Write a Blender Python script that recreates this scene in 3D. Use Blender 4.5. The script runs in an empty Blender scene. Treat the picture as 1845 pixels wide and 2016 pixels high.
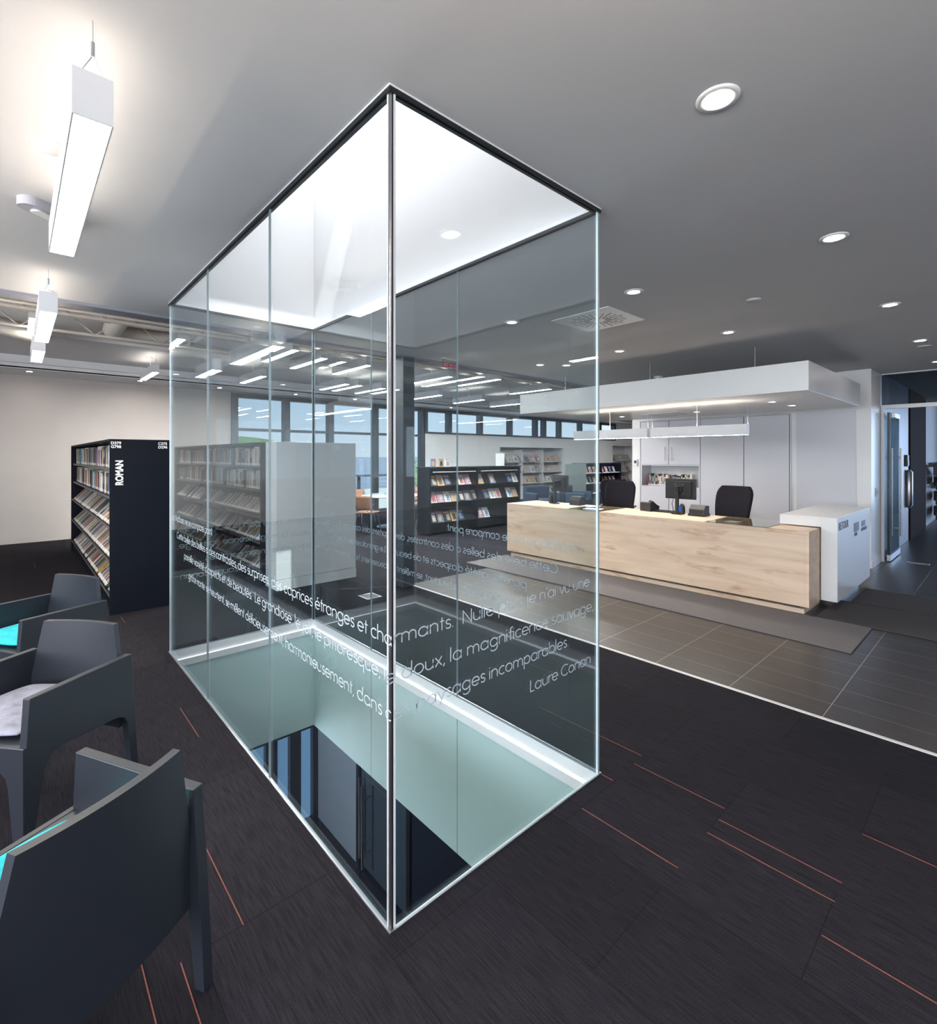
import bpy, bmesh, math, random
from mathutils import Vector, Matrix
random.seed(7)
R = math.radians
PI = math.pi
scene = bpy.context.scene
COL = scene.collection
S = 1.1            # the layout below is laid out at 1:1.1; every root is brought to real metres at the end

# ------------------------------------------------------------------ camera
cd = bpy.data.cameras.new('camera')
cam = bpy.data.objects.new('camera', cd); COL.objects.link(cam)
cd.sensor_fit = 'HORIZONTAL'; cd.sensor_width = 36.0
cd.lens = 36.0 * 982.0 / 1845.0
cd.shift_y = -110.0 / 1845.0
cd.clip_start = 0.02; cd.clip_end = 6000
cam.location = (0, 0, 1.5)
cam.rotation_euler = (R(90), 0, -math.atan2(.673, .740))
scene.camera = cam

# ------------------------------------------------------------------ light and exposure
vs = scene.view_settings
vs.view_transform = 'Standard'; vs.look = 'None'; vs.gamma = 1.0; vs.use_curve_mapping = False
vs.exposure = 0.12
SKY = 1.25
w = bpy.data.worlds.new('world'); scene.world = w; w.use_nodes = True
nt = w.node_tree; nt.nodes.clear()
wo = nt.nodes.new('ShaderNodeOutputWorld'); bg = nt.nodes.new('ShaderNodeBackground')
tc = nt.nodes.new('ShaderNodeTexCoord'); sp = nt.nodes.new('ShaderNodeSeparateXYZ')
rp = nt.nodes.new('ShaderNodeValToRGB')
nt.links.new(tc.outputs['Generated'], sp.inputs[0]); nt.links.new(sp.outputs['Z'], rp.inputs[0])
e = rp.color_ramp.elements
e[0].position = 0.0; e[0].color = (.80, .86, .92, 1)
e[1].position = 0.6; e[1].color = (.30, .50, .80, 1)
m_ = rp.color_ramp.elements.new(0.12); m_.color = (.56, .73, .90, 1)
bg.inputs[1].default_value = SKY
nt.links.new(rp.outputs[0], bg.inputs[0]); nt.links.new(bg.outputs[0], wo.inputs[0])

def lamp(name, kind, loc, energy, color=(1, 1, 1), direction=None, size=None, size_y=None, angle=None):
    d = bpy.data.lights.new(name, kind); d.energy = energy; d.color = color
    if size and kind == 'AREA':
        d.shape = 'RECTANGLE'; d.size = size; d.size_y = size_y
    elif size:
        d.shadow_soft_size = size
    if angle: d.angle = angle
    o = bpy.data.objects.new(name, d); COL.objects.link(o); o.location = loc
    if direction: o.rotation_euler = Vector(direction).to_track_quat('-Z', 'Y').to_euler()
    return o
lamp('sun', 'SUN', (0, 0, 9), 9.0, (1, .95, .88), (.25, 1, -1.85), angle=R(.6))
lamp('skylight_daylight', 'AREA', (1.459, 2.847, 4.66), 100, (1, .97, .98), (0, 0, -1), 1.1, 2.9)
lamp('left_fill_daylight', 'AREA', (-5.2, .25, 1.65), 720, (.90, .94, 1), (1, 0, 0), 9.4, 1.6)  # fill lamp added outside the unseen left wall opening
lamp('rear_fill_light', 'AREA', (-1.0, -5.2, 1.65), 110, (.86, .92, 1), (0, 1, 0), 7.0, 1.6)  # fill lamp added behind the camera to lift the room
lamp('lower_fill_light', 'AREA', (-.3, 4.9, -1.25), 110, (.8, .9, 1), (1, 0, -.35), .8, .8)  # hidden lamp added to brighten the lower level
lamp('entrance_daylight', 'AREA', (17.2, -2.3, 1.4), 230, (.47, .66, 1), (-1, 0, 0), 3.8, 2.4)

# ------------------------------------------------------------------ materials
def nodes(name):
    m = bpy.data.materials.new(name); m.use_nodes = True
    n = m.node_tree; n.nodes.clear()
    out = n.nodes.new('ShaderNodeOutputMaterial')
    return m, n, out
MATS = {}
def pm(name, col, rough=.6, metal=0., spec=.5, noise=0., nscale=20., stretch=(1, 1, 1), bump=0., emit=None, es=0., trans=0., coat=0.):
    if name in MATS: return MATS[name]
    m, n, out = nodes(name)
    b = n.nodes.new('ShaderNodeBsdfPrincipled'); n.links.new(b.outputs[0], out.inputs[0])
    b.inputs['Base Color'].default_value = (*col, 1); b.inputs['Roughness'].default_value = rough
    b.inputs['Metallic'].default_value = metal; b.inputs['Specular IOR Level'].default_value = spec
    b.inputs['Transmission Weight'].default_value = trans; b.inputs['Coat Weight'].default_value = coat
    if emit: b.inputs['Emission Color'].default_value = (*emit, 1); b.inputs['Emission Strength'].default_value = es
    if noise or bump:
        t = n.nodes.new('ShaderNodeTexCoord'); mp = n.nodes.new('ShaderNodeMapping'); mp.inputs['Scale'].default_value = stretch
        nz = n.nodes.new('ShaderNodeTexNoise'); nz.inputs['Scale'].default_value = nscale; nz.inputs['Detail'].default_value = 4
        n.links.new(t.outputs['Object'], mp.inputs[0]); n.links.new(mp.outputs[0], nz.inputs[0])
        if noise:
            r = n.nodes.new('ShaderNodeValToRGB')
            r.color_ramp.elements[0].position = .3; r.color_ramp.elements[1].position = .7
            r.color_ramp.elements[0].color = (*[c * (1 - noise) for c in col], 1)
            r.color_ramp.elements[1].color = (*[min(1, c * (1 + noise)) for c in col], 1)
            n.links.new(nz.outputs[0], r.inputs[0]); n.links.new(r.outputs[0], b.inputs['Base Color'])
        if bump:
            bp = n.nodes.new('ShaderNodeBump'); bp.inputs['Strength'].default_value = bump; bp.inputs['Distance'].default_value = .004
            n.links.new(nz.outputs[0], bp.inputs['Height']); n.links.new(bp.outputs[0], b.inputs['Normal'])
    MATS[name] = m
    return m
def emis(name, col, s):
    if name in MATS: return MATS[name]
    m, n, out = nodes(name)
    b = n.nodes.new('ShaderNodeEmission'); b.inputs[0].default_value = (*col, 1); b.inputs[1].default_value = s
    n.links.new(b.outputs[0], out.inputs[0]); MATS[name] = m
    return m
def glass_mat(name, tint, f0=.045, rough=0.0, wavy=0.0):
    """clear sheet: transmits straight through, reflects more at grazing angles, same on both faces"""
    m, n, out = nodes(name)
    g = n.nodes.new('ShaderNodeNewGeometry'); d = n.nodes.new('ShaderNodeVectorMath'); d.operation = 'DOT_PRODUCT'
    n.links.new(g.outputs['Incoming'], d.inputs[0]); n.links.new(g.outputs['Normal'], d.inputs[1])
    def mt(op, a, b=None):
        q = n.nodes.new('ShaderNodeMath'); q.operation = op; q.use_clamp = False
        for i, v in enumerate((a, b)):
            if v is None: continue
            if isinstance(v, (int, float)): q.inputs[i].default_value = v
            else: n.links.new(v, q.inputs[i])
        return q.outputs[0]
    c = mt('ABSOLUTE', d.outputs['Value']); o = mt('SUBTRACT', 1.0, c); p = mt('POWER', o, 5.0)
    fac = mt('ADD', mt('MULTIPLY', p, 1 - f0), f0)
    tr = n.nodes.new('ShaderNodeBsdfTransparent'); tr.inputs[0].default_value = (*tint, 1)
    gl = n.nodes.new('ShaderNodeBsdfGlossy'); gl.inputs['Roughness'].default_value = rough; gl.inputs[0].default_value = (.9, .96, 1, 1)
    if wavy:
        t = n.nodes.new('ShaderNodeTexCoord'); nz = n.nodes.new('ShaderNodeTexNoise'); nz.inputs['Scale'].default_value = 1.6; nz.inputs['Detail'].default_value = 0
        n.links.new(t.outputs['Object'], nz.inputs[0])
        bp = n.nodes.new('ShaderNodeBump'); bp.inputs['Strength'].default_value = wavy; bp.inputs['Distance'].default_value = .01
        n.links.new(nz.outputs[0], bp.inputs['Height']); n.links.new(bp.outputs[0], gl.inputs['Normal'])
    mx = n.nodes.new('ShaderNodeMixShader')
    n.links.new(fac, mx.inputs[0]); n.links.new(tr.outputs[0], mx.inputs[1]); n.links.new(gl.outputs[0], mx.inputs[2])
    n.links.new(mx.outputs[0], out.inputs[0]); MATS[name] = m
    return m

def carpet_mat():
    m, n, out = nodes('carpet')
    b = n.nodes.new('ShaderNodeBsdfPrincipled'); n.links.new(b.outputs[0], out.inputs[0])
    b.inputs['Roughness'].default_value = .95; b.inputs['Specular IOR Level'].default_value = .15
    t = n.nodes.new('ShaderNodeTexCoord')
    mp = n.nodes.new('ShaderNodeMapping'); mp.inputs['Scale'].default_value = (190, 9, 1)
    nz = n.nodes.new('ShaderNodeTexNoise'); nz.inputs['Scale'].default_value = 1; nz.inputs['Detail'].default_value = 5
    n.links.new(t.outputs['Object'], mp.inputs[0]); n.links.new(mp.outputs[0], nz.inputs[0])
    nf = n.nodes.new('ShaderNodeTexNoise'); nf.inputs['Scale'].default_value = 260; nf.inputs['Detail'].default_value = 2
    n.links.new(t.outputs['Object'], nf.inputs[0])
    # planks: rows .21 wide, .83 long (dark seams, each plank its own tone)
    mb = n.nodes.new('ShaderNodeMapping'); mb.inputs['Rotation'].default_value = (0, 0, R(90))
    br = n.nodes.new('ShaderNodeTexBrick'); br.offset = .5; br.inputs['Scale'].default_value = 1
    br.inputs['Brick Width'].default_value = .833; br.inputs['Row Height'].default_value = .417
    br.inputs['Mortar Size'].default_value = .0018; br.inputs['Mortar Smooth'].default_value = .3
    br.inputs['Color1'].default_value = (.82, .82, .82, 1); br.inputs['Color2'].default_value = (1.1, 1.1, 1.1, 1); br.inputs['Mortar'].default_value = (.45, .45, .45, 1)
    n.links.new(t.outputs['Object'], mb.inputs[0]); n.links.new(mb.outputs[0], br.inputs[0])
    r = n.nodes.new('ShaderNodeValToRGB'); r.color_ramp.elements[0].position = .34; r.color_ramp.elements[1].position = .62
    r.color_ramp.elements[0].color = (.011, .0098, .0132, 1); r.color_ramp.elements[1].color = (.022, .0195, .026, 1)
    n.links.new(nz.outputs[0], r.inputs[0])
    m1 = n.nodes.new('ShaderNodeMix'); m1.data_type = 'RGBA'; m1.blend_type = 'MULTIPLY'; m1.inputs[0].default_value = 1
    n.links.new(r.outputs[0], m1.inputs[6]); n.links.new(br.outputs[0], m1.inputs[7])
    m2 = n.nodes.new('ShaderNodeMix'); m2.data_type = 'RGBA'; m2.blend_type = 'OVERLAY'; m2.inputs[0].default_value = .7
    n.links.new(m1.outputs[2], m2.inputs[6]); n.links.new(nf.outputs[0], m2.inputs[7])
    n.links.new(m2.outputs[2], b.inputs['Base Color'])
    bp = n.nodes.new('ShaderNodeBump'); bp.inputs['Strength'].default_value = .5; bp.inputs['Distance'].default_value = .003
    n.links.new(nf.outputs[0], bp.inputs['Height']); n.links.new(bp.outputs[0], b.inputs['Normal'])
    MATS['carpet'] = m
    return m
def tile_mat():
    m, n, out = nodes('floor_tile')
    b = n.nodes.new('ShaderNodeBsdfPrincipled'); n.links.new(b.outputs[0], out.inputs[0])
    b.inputs['Roughness'].default_value = .33; b.inputs['Specular IOR Level'].default_value = .45
    t = n.nodes.new('ShaderNodeTexCoord'); mp = n.nodes.new('ShaderNodeMapping')
    mp.inputs['Rotation'].default_value = (0, 0, 0); mp.inputs['Location'].default_value = (-3.659 + .273 * 20, -.753 + .506 * 20, 0)
    n.links.new(t.outputs['Object'], mp.inputs[0])
    s = n.nodes.new('ShaderNodeSeparateXYZ'); n.links.new(mp.outputs[0], s.inputs[0])
    def mt(op, a, b2):
        q = n.nodes.new('ShaderNodeMath'); q.operation = op
        for i, v in enumerate((a, b2)):
            if isinstance(v, (int, float)): q.inputs[i].default_value = v
            else: n.links.new(v, q.inputs[i])
        return q.outputs[0]
    def line(c, per, wd):
        k = mt('DIVIDE', c, per); fr = mt('FRACT', k, 0); d = mt('ABSOLUTE', mt('SUBTRACT', fr, .5), 0)
        return mt('GREATER_THAN', d, .5 - wd / per / 2)
    gx = line(s.outputs[0], .273, .0030); gy = line(s.outputs[1], .506, .0042)
    g = mt('MAXIMUM', gx, gy)
    nz = n.nodes.new('ShaderNodeTexNoise'); nz.inputs['Scale'].default_value = 1; nz.inputs['Detail'].default_value = 4
    m3 = n.nodes.new('ShaderNodeMapping'); m3.inputs['Scale'].default_value = (60, 3, 1)
    n.links.new(t.outputs['Object'], m3.inputs[0]); n.links.new(m3.outputs[0], nz.inputs[0])
    r = n.nodes.new('ShaderNodeValToRGB'); r.color_ramp.elements[0].position = .3; r.color_ramp.elements[1].position = .7
    r.color_ramp.elements[0].color = (.034, .030, .030, 1); r.color_ramp.elements[1].color = (.058, .050, .048, 1)
    n.links.new(nz.outputs[0], r.inputs[0])
    mx = n.nodes.new('ShaderNodeMix'); mx.data_type = 'RGBA'
    n.links.new(g, mx.inputs[0]); n.links.new(r.outputs[0], mx.inputs[6]); mx.inputs[7].default_value = (.36, .32, .30, 1)
    n.links.new(mx.outputs[2], b.inputs['Base Color']); MATS['tile'] = m
    return m
def maple_mat():
    m, n, out = nodes('maple_veneer')
    b = n.nodes.new('ShaderNodeBsdfPrincipled'); n.links.new(b.outputs[0], out.inputs[0])
    b.inputs['Roughness'].default_value = .38
    t = n.nodes.new('ShaderNodeTexCoord')
    mp = n.nodes.new('ShaderNodeMapping'); mp.inputs['Scale'].default_value = (6, .9, 9)
    nz = n.nodes.new('ShaderNodeTexNoise'); nz.inputs['Scale'].default_value = 1.3; nz.inputs['Detail'].default_value = 6; nz.inputs['Distortion'].default_value = .6
    n.links.new(t.outputs['Object'], mp.inputs[0]); n.links.new(mp.outputs[0], nz.inputs[0])
    r = n.nodes.new('ShaderNodeValToRGB')
    r.color_ramp.elements[0].position = .25; r.color_ramp.elements[0].color = (.66, .47, .33, 1)
    r.color_ramp.elements[1].position = .55; r.color_ramp.elements[1].color = (.79, .60, .445, 1)
    q = r.color_ramp.elements.new(.8); q.color = (.84, .66, .50, 1)
    n.links.new(nz.outputs[0], r.inputs[0])
    # rusty knots
    m2 = n.nodes.new('ShaderNodeMapping'); m2.inputs['Scale'].default_value = (8, 2.6, 11)
    n2 = n.nodes.new('ShaderNodeTexNoise'); n2.inputs['Scale'].default_value = 1.0; n2.inputs['Detail'].default_value = 5
    n.links.new(t.outputs['Object'], m2.inputs[0]); n.links.new(m2.outputs[0], n2.inputs[0])
    r2 = n.nodes.new('ShaderNodeValToRGB'); r2.color_ramp.elements[0].position = .585; r2.color_ramp.elements[1].position = .75
    r2.color_ramp.elements[0].color = (0, 0, 0, 1); r2.color_ramp.elements[1].color = (.75, .75, .75, 1)
    n.links.new(n2.outputs[0], r2.inputs[0])
    mx = n.nodes.new('ShaderNodeMix'); mx.data_type = 'RGBA'
    n.links.new(r2.outputs[0], mx.inputs[0]); n.links.new(r.outputs[0], mx.inputs[6]); mx.inputs[7].default_value = (.40, .19, .09, 1)
    n.links.new(mx.outputs[2], b.inputs['Base Color']); MATS['maple'] = m
    return m

M_ceil = pm('ceiling_paint', (.60, .60, .61), .9, noise=.015, nscale=3)
M_white = pm('white_paint', (.80, .80, .81), .7, noise=.01, nscale=4)
M_wall = pm('warm_wall_paint', (.53, .495, .47), .8, noise=.02, nscale=3)
M_shaft = pm('shaft_paint', (.60, .60, .605), .8, noise=.01, nscale=4)
M_lam = pm('white_laminate', (.64, .64, .69), .35, noise=.01, nscale=2)
M_lamw = pm('bright_laminate', (.80, .80, .80), .3, noise=.01, nscale=2)
M_navy = pm('dark_steel_enamel', (.004, .006, .012), .55, spec=.16, noise=.05, nscale=6)
M_black = pm('black_plastic', (.012, .012, .014), .45, noise=.1, nscale=60)
M_fabric = pm('black_mesh_fabric', (.009, .008, .012), .9, spec=.2, noise=.2, nscale=300, bump=.3)
M_alu = pm('aluminium', (.62, .63, .66), .32, metal=1.0, noise=.03, nscale=30)
M_alup = pm('painted_aluminium', (.72, .73, .76), .35, noise=.02, nscale=8)
M_steel = pm('brushed_steel', (.45, .43, .40), .3, metal=1.0, noise=.05, nscale=40, stretch=(1, 1, 20))
M_mull = pm('dark_mullion', (.05, .062, .08), .45, noise=.05, nscale=8)
M_plast = pm('charcoal_resin', (.018, .022, .032), .42, noise=.04, nscale=4)
M_orange = pm('orange_yarn', (.24, .075, .055), .9, noise=.3, nscale=200)
M_strip = pm('edge_strip', (.80, .78, .76), .3, noise=.02, nscale=10)
M_mat1 = pm('grey_mat', (.165, .15, .152), .95, noise=.35, nscale=420, bump=.4)
M_mat2 = pm('brown_mat', (.065, .056, .054), .95, noise=.4, nscale=420, bump=.4)
M_gasket = pm('black_gasket', (.01, .012, .014), .35, noise=.05, nscale=30)
M_seam = pm('silicone_seam', (.30, .37, .40), .3, noise=.1, nscale=5)
M_edge = pm('lit_glass_edge', (.78, .88, .92), .15, noise=.1, nscale=5, stretch=(1, 1, .5), coat=.5)  # pale colour stands for light gathered in the glass edge
M_letter = pm('etched_lettering', (.50, .57, .62), .7, noise=.05, nscale=60)
M_frost = pm('frosted_glass', (.56, .71, .70), .25, noise=.04, nscale=1.2, spec=.5)
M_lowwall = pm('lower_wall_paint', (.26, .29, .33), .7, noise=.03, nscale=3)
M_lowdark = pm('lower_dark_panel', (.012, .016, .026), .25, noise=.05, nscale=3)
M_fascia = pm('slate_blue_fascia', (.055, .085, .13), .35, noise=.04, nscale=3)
M_papr = pm('page_block', (.62, .55, .45), .9, noise=.2, nscale=120, stretch=(8, 1, 1))
M_label = pm('white_label', (.80, .80, .78), .6, noise=.02, nscale=30)
M_diff = emis('lamp_diffuser', (1, .92, .82), 62.0)
M_upd = emis('lamp_uplight_desk', (1, .90, .76), 20.0)
M_uph = emis('lamp_uplight_wide', (1, .84, .67), 120.0)
M_difff = emis('lamp_diffuser_far', (.98, .96, .93), 210.0)
M_upf = emis('lamp_uplight_far', (1, .93, .83), 5.5)
M_up = emis('lamp_uplight', (1, .88, .74), 5.0)
M_dl = emis('downlight_lens', (1, .88, .78), 130.0)
M_dl2 = emis('downlight_glass', (1, .93, .82), 22.0)
M_duct = pm('white_duct', (.72, .68, .62), .5, noise=.02, nscale=5)
M_joist = pm('painted_steel', (.62, .58, .53), .5, noise=.04, nscale=12)
M_deck = pm('dark_roof_deck', (.10, .085, .08), .9, noise=.1, nscale=5)
M_glass = glass_mat('clear_partition_glass', (.955, .981, .988), .065, wavy=.05)
M_gdoor = glass_mat('door_glass', (.62, .72, .74), .04)
M_wglass = glass_mat('window_glass', (.93, .96, .98), .03)
M_carpet = carpet_mat(); M_tile = tile_mat(); M_maple = maple_mat()
M_turq = pm('turquoise_cotton', (.02, .46, .52), .9, noise=.1, nscale=60, bump=.3)
M_greyc = pm('grey_cotton', (.26, .27, .34), .9, noise=.12, nscale=60, bump=.3)
M_navyf = pm('navy_upholstery', (.02, .04, .075), .8, noise=.1, nscale=80)
M_wood = pm('walnut_ply', (.30, .15, .09), .4, noise=.2, nscale=12, stretch=(1, 1, 6))
M_tablet = pm('table_laminate', (.42, .47, .52), .25, noise=.02, nscale=8)
M_brown = pm('dark_brown_panel', (.030, .018, .016), .9, spec=.1, noise=.1, nscale=4)
M_satin = pm('satin_panel', (.32, .32, .36), .4, metal=.3, noise=.12, nscale=3, stretch=(6, 6, .6))
M_olive = pm('olive_canvas', (.035, .037, .024), .9, noise=.2, nscale=30)
M_green = pm('grey_green_panel', (.30, .36, .35), .6, noise=.03, nscale=4)
M_red = emis('exit_red', (.85, .04, .10), 1.3)

# ------------------------------------------------------------------ mesh helpers
ORD = ['first', 'second', 'third', 'fourth', 'fifth', 'sixth', 'seventh', 'eighth', 'ninth', 'tenth', 'eleventh', 'twelfth', 'thirteenth', 'fourteenth', 'fifteenth', 'sixteenth', 'seventeenth', 'eighteenth', 'nineteenth', 'twentieth']
CNT = {}
def nth(key):
    CNT[key] = CNT.get(key, 0) + 1
    return ORD[min(CNT[key], len(ORD)) - 1]
class MB:
    def __init__(s): s.v = []; s.f = []; s.m = []; s.sm = []
    def add(s, vs, fs, mi=0, smooth=False):
        b = len(s.v); s.v += [tuple(p) for p in vs]
        for f in fs: s.f.append([b + i for i in f]); s.m.append(mi); s.sm.append(smooth)
        return s
    def box(s, x0, x1, y0, y1, z0, z1, mi=0):
        vs = [(x, y, z) for z in (z0, z1) for y in (y0, y1) for x in (x0, x1)]
        return s.add(vs, [(0, 2, 3, 1), (4, 5, 7, 6), (0, 1, 5, 4), (2, 6, 7, 3), (0, 4, 6, 2), (1, 3, 7, 5)], mi)
    def tube(s, pts, r, n=8, mi=0, cap=True):
        pts = [Vector(p) for p in pts]; rs = r if isinstance(r, (list, tuple)) else [r] * len(pts)
        rings = []; up = None
        for i, p in enumerate(pts):
            d = (pts[min(i + 1, len(pts) - 1)] - pts[max(i - 1, 0)]).normalized()
            if up is None:
                up = Vector((0, 0, 1)) if abs(d.z) < .9 else Vector((1, 0, 0))
            u = d.cross(up).normalized(); v = u.cross(d).normalized(); up = v
            rings.append([p + (u * math.cos(2 * PI * k / n) + v * math.sin(2 * PI * k / n)) * rs[i] for k in range(n)])
        vs = [q for rg in rings for q in rg]; fs = []
        for i in range(len(pts) - 1):
            for k in range(n):
                fs.append((i * n + k, i * n + (k + 1) % n, (i + 1) * n + (k + 1) % n, (i + 1) * n + k))
        s.add(vs, fs, mi, True)
        if cap:
            s.add(rings[0], [tuple(range(n))[::-1]], mi); s.add(rings[-1], [tuple(range(n))], mi)
        return s
    def lathe(s, c, prof, n=24, mi=0):
        vs = []; fs = []
        for (r, z) in prof:
            for k in range(n): vs.append((c[0] + r * math.cos(2 * PI * k / n), c[1] + r * math.sin(2 * PI * k / n), c[2] + z))
        for i in range(len(prof) - 1):
            for k in range(n): fs.append((i * n + k, i * n + (k + 1) % n, (i + 1) * n + (k + 1) % n, (i + 1) * n + k))
        return s.add(vs, fs, mi, True)
    def prism(s, poly, ax, a0, a1, mi=0):
        """poly: 2D points in the two other axes, extruded along axis ax from a0 to a1"""
        def P(p, a):
            return {'x': (a, p[0], p[1]), 'y': (p[0], a, p[1]), 'z': (p[0], p[1], a)}[ax]
        n = len(poly); vs = [P(p, a0) for p in poly] + [P(p, a1) for p in poly]
        fs = [tuple(range(n)), tuple(range(2 * n - 1, n - 1, -1))] + [(i, i + n, (i + 1) % n + n, (i + 1) % n) for i in range(n)]
        return s.add(vs, fs, mi)
    def xform(s, M): s.v = [tuple(M @ Vector(p)) for p in s.v]; return s
    def join(s, o):
        b = len(s.v); s.v += o.v; s.f += [[b + i for i in f] for f in o.f]; s.m += o.m; s.sm += o.sm
        return s

def tag(o, label=None, cat=None, group=None, kind=None):
    if label: o['label'] = label
    if cat: o['category'] = cat
    if group: o['group'] = group
    if kind: o['kind'] = kind
    return o
def mesh_of(name, mb, mats, off=(0, 0, 0)):
    me = bpy.data.meshes.new(name)
    me.from_pydata([(p[0] - off[0], p[1] - off[1], p[2] - off[2]) for p in mb.v], [], mb.f)
    mats = mats if isinstance(mats, (list, tuple)) else [mats]
    for m in mats: me.materials.append(m)
    me.polygons.foreach_set('material_index', mb.m); me.polygons.foreach_set('use_smooth', mb.sm)
    me.validate(); me.update()
    bm = bmesh.new(); bm.from_mesh(me)
    big = [f for f in bm.faces if len(f.verts) > 4]
    if big: bmesh.ops.triangulate(bm, faces=big)
    bmesh.ops.recalc_face_normals(bm, faces=bm.faces)
    bm.to_mesh(me); bm.free()
    return me
def obj(name, mb, mats, parent=None, loc=None, bevel=0, seg=2):
    """vertices are in the parent's frame (or world); loc is the object's own origin in that frame"""
    base = loc or (0, 0, 0)
    if parent is None and loc is None and mb.v:
        xs = [p[0] for p in mb.v]; ys = [p[1] for p in mb.v]; zs = [p[2] for p in mb.v]
        base = ((min(xs) + max(xs)) / 2, (min(ys) + max(ys)) / 2, min(zs))
    o = bpy.data.objects.new(name, mesh_of(name, mb, mats, base)); COL.objects.link(o); o.location = base
    if parent is not None: o.parent = parent
    if bevel:
        b = o.modifiers.new('bevel', 'BEVEL'); b.width = bevel; b.segments = seg; b.limit_method = 'ANGLE'; b.angle_limit = R(40)
    return o
def wpart(name, mb, mats, parent, bevel=0):
    """like obj, but the vertices are given in world coordinates of an unrotated parent"""
    p = parent.location; q = parent.parent
    off = Vector(p)
    while q is not None: off += q.location; q = q.parent
    mb.v = [(a - off.x, b - off.y, c - off.z) for a, b, c in mb.v]
    return obj(name, mb, mats, parent, bevel=bevel)
def empty(name, loc=(0, 0, 0), rz=0):
    o = bpy.data.objects.new(name, None); COL.objects.link(o); o.location = loc; o.rotation_euler = (0, 0, rz); o.empty_display_size = .1
    return o
def copy_tree(o, parent=None):
    c = o.copy(); COL.objects.link(c); c.parent = parent
    for ch in list(o.children): copy_tree(ch, c)
    return c
def struct(name, mb, mats, bevel=0, **k):
    o = obj(name, mb, mats, bevel=bevel, **k); o['kind'] = 'structure'; return o
def text_mb(txt, size, bold=0.0, spacing=1.0, align='LEFT'):
    cu = bpy.data.curves.new('t', 'FONT'); cu.body = txt; cu.size = size; cu.extrude = .0006; cu.offset = bold; cu.space_character = spacing; cu.align_x = align
    cu.resolution_u = 4
    o = bpy.data.objects.new('t', cu); COL.objects.link(o)
    dg = bpy.context.evaluated_depsgraph_get(); dg.update()
    me = bpy.data.meshes.new_from_object(o.evaluated_get(dg))
    mb = MB(); mb.add([v.co[:] for v in me.vertices], [tuple(p.vertices) for p in me.polygons])
    bpy.data.objects.remove(o); bpy.data.curves.remove(cu); bpy.data.meshes.remove(me)
    return mb
# orientation matrices for flat lettering: local x = reading direction, local y = up, local z = out
def face_mat(origin, xdir, zdir=(0, 0, 1)):
    x = Vector(xdir); y = Vector(zdir); z = x.cross(y)
    M = Matrix(((x.x, y.x, z.x, origin[0]), (x.y, y.y, z.y, origin[1]), (x.z, y.z, z.z, origin[2]), (0, 0, 0, 1)))
    return M

# ------------------------------------------------------------------ room shell
X0, X1, Y0, Y1 = .875, 2.043, 1.328, 4.366       # light well
CE = 2.67                                         # lower ceiling
FY = 11.55                                        # far wall
fl = MB()
T = -.12
for (a, b, c, d) in [(-5, X0, -5, 4.78), (X1, 3.405, -5, 4.78), (X0, X1, -5, Y0), (X0, X1, Y1, 4.78), (-5, 21, 4.78, FY)]:
    fl.box(a, b, c, d, T, 0)
for (x, ya, yb) in [(1.786, .83, 1.247), (2.234, .837, 1.256), (2.046, 1.257, 1.322), (2.041, .413, .83), (2.15, .414, .828), (2.488, 0, .413),
                    (1.869, 0, .411), (2.321, 1.267, 1.509), (2.32, 1.51, 1.92), (.541, 1.665, 2.081), (.727, 2.941, 3.349), (.467, 3.362, 3.55), (.276, 1.45, 1.78),
                    (.363, 1.25, 1.666), (.025, 2.953, 3.237), (.732, 5.40, 5.636), (.373, 2.5, 2.857), (-.3, 3.6, 4.0), (2.75, 2.1, 2.5), (-.6, 6.2, 6.7), (-.2, 7.4, 7.9), (.2, 8.8, 9.3), (2.62, 5.1, 5.5), (4.6, 6.2, 6.6), (5.2, 8, 8.4)]:
    fl.box(x - .0016, x + .0016, ya, yb, -.001, .0012, 1)
struct('floor', fl, [M_carpet, M_orange], loc=(0, 0, 0))
tl = MB().box(3.43, 21, -5, 4.78, T, 0)
struct('floor', tl, M_tile, loc=(0, 0, 0))
struct('trim_1', MB().box(3.405, 3.43, -5, 4.78, T, .004), M_strip)

# ceiling: low plane with the light-well opening
c = MB()
for (a, b, y0, y1) in [(-5, X0, -5, 4.93), (X1, 9.15, -5, 4.93), (X0, X1, -5, Y0), (X0, X1, Y1, 4.93)]:
    c.box(a, b, y0, y1, CE, CE + .06)
c.box(-5, 21, 4.87, 4.93, CE + .06, 4.25)                         # bulkhead above the edge, seen from the far side
c.box(9.15, 17, -5, 1.31, CE + .04, CE + .1)
struct('ceiling', c, M_ceil)
struct('trim_2', MB().box(-5, 21, 4.78, 4.935, CE - .022, CE), pm('grey_edge_band', (.26, .26, .30), .8, noise=.02, nscale=4))   # narrow dropped edge of the low ceiling, a darker grey
c = MB()
ZU = 3.11
for (a, b, y0, y1) in [(-5, 1.9, 8.7, 10.7), (1.9, 21, 7.3, 10.7), (5.6, 8.3, 4.93, 5.9), (10.6, 13.2, 4.93, 6.3)]:
    c.box(a, b, y0, y1, ZU, ZU + .06)
c.box(-5, 21, 10.68, 10.74, 2.91, ZU)
c.box(-5, 21, 10.68, FY, 2.90, 2.93)
c.box(-5, 21, 10.62, 10.68, 2.985, 3.0)
struct('ceiling', c, M_white)
struct('ceiling', MB().box(-5, 21, 4.93, 8.75, 3.70, 3.76), M_deck)
c = MB().box(-5, 1.9, 8.7, 8.75, ZU + .06, 4.2).box(1.9, 21, 7.3, 7.35, ZU + .06, 4.2).box(1.85, 1.9, 7.35, 8.7, ZU + .06, 4.2)
struct('ceiling', c, M_white)
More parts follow.
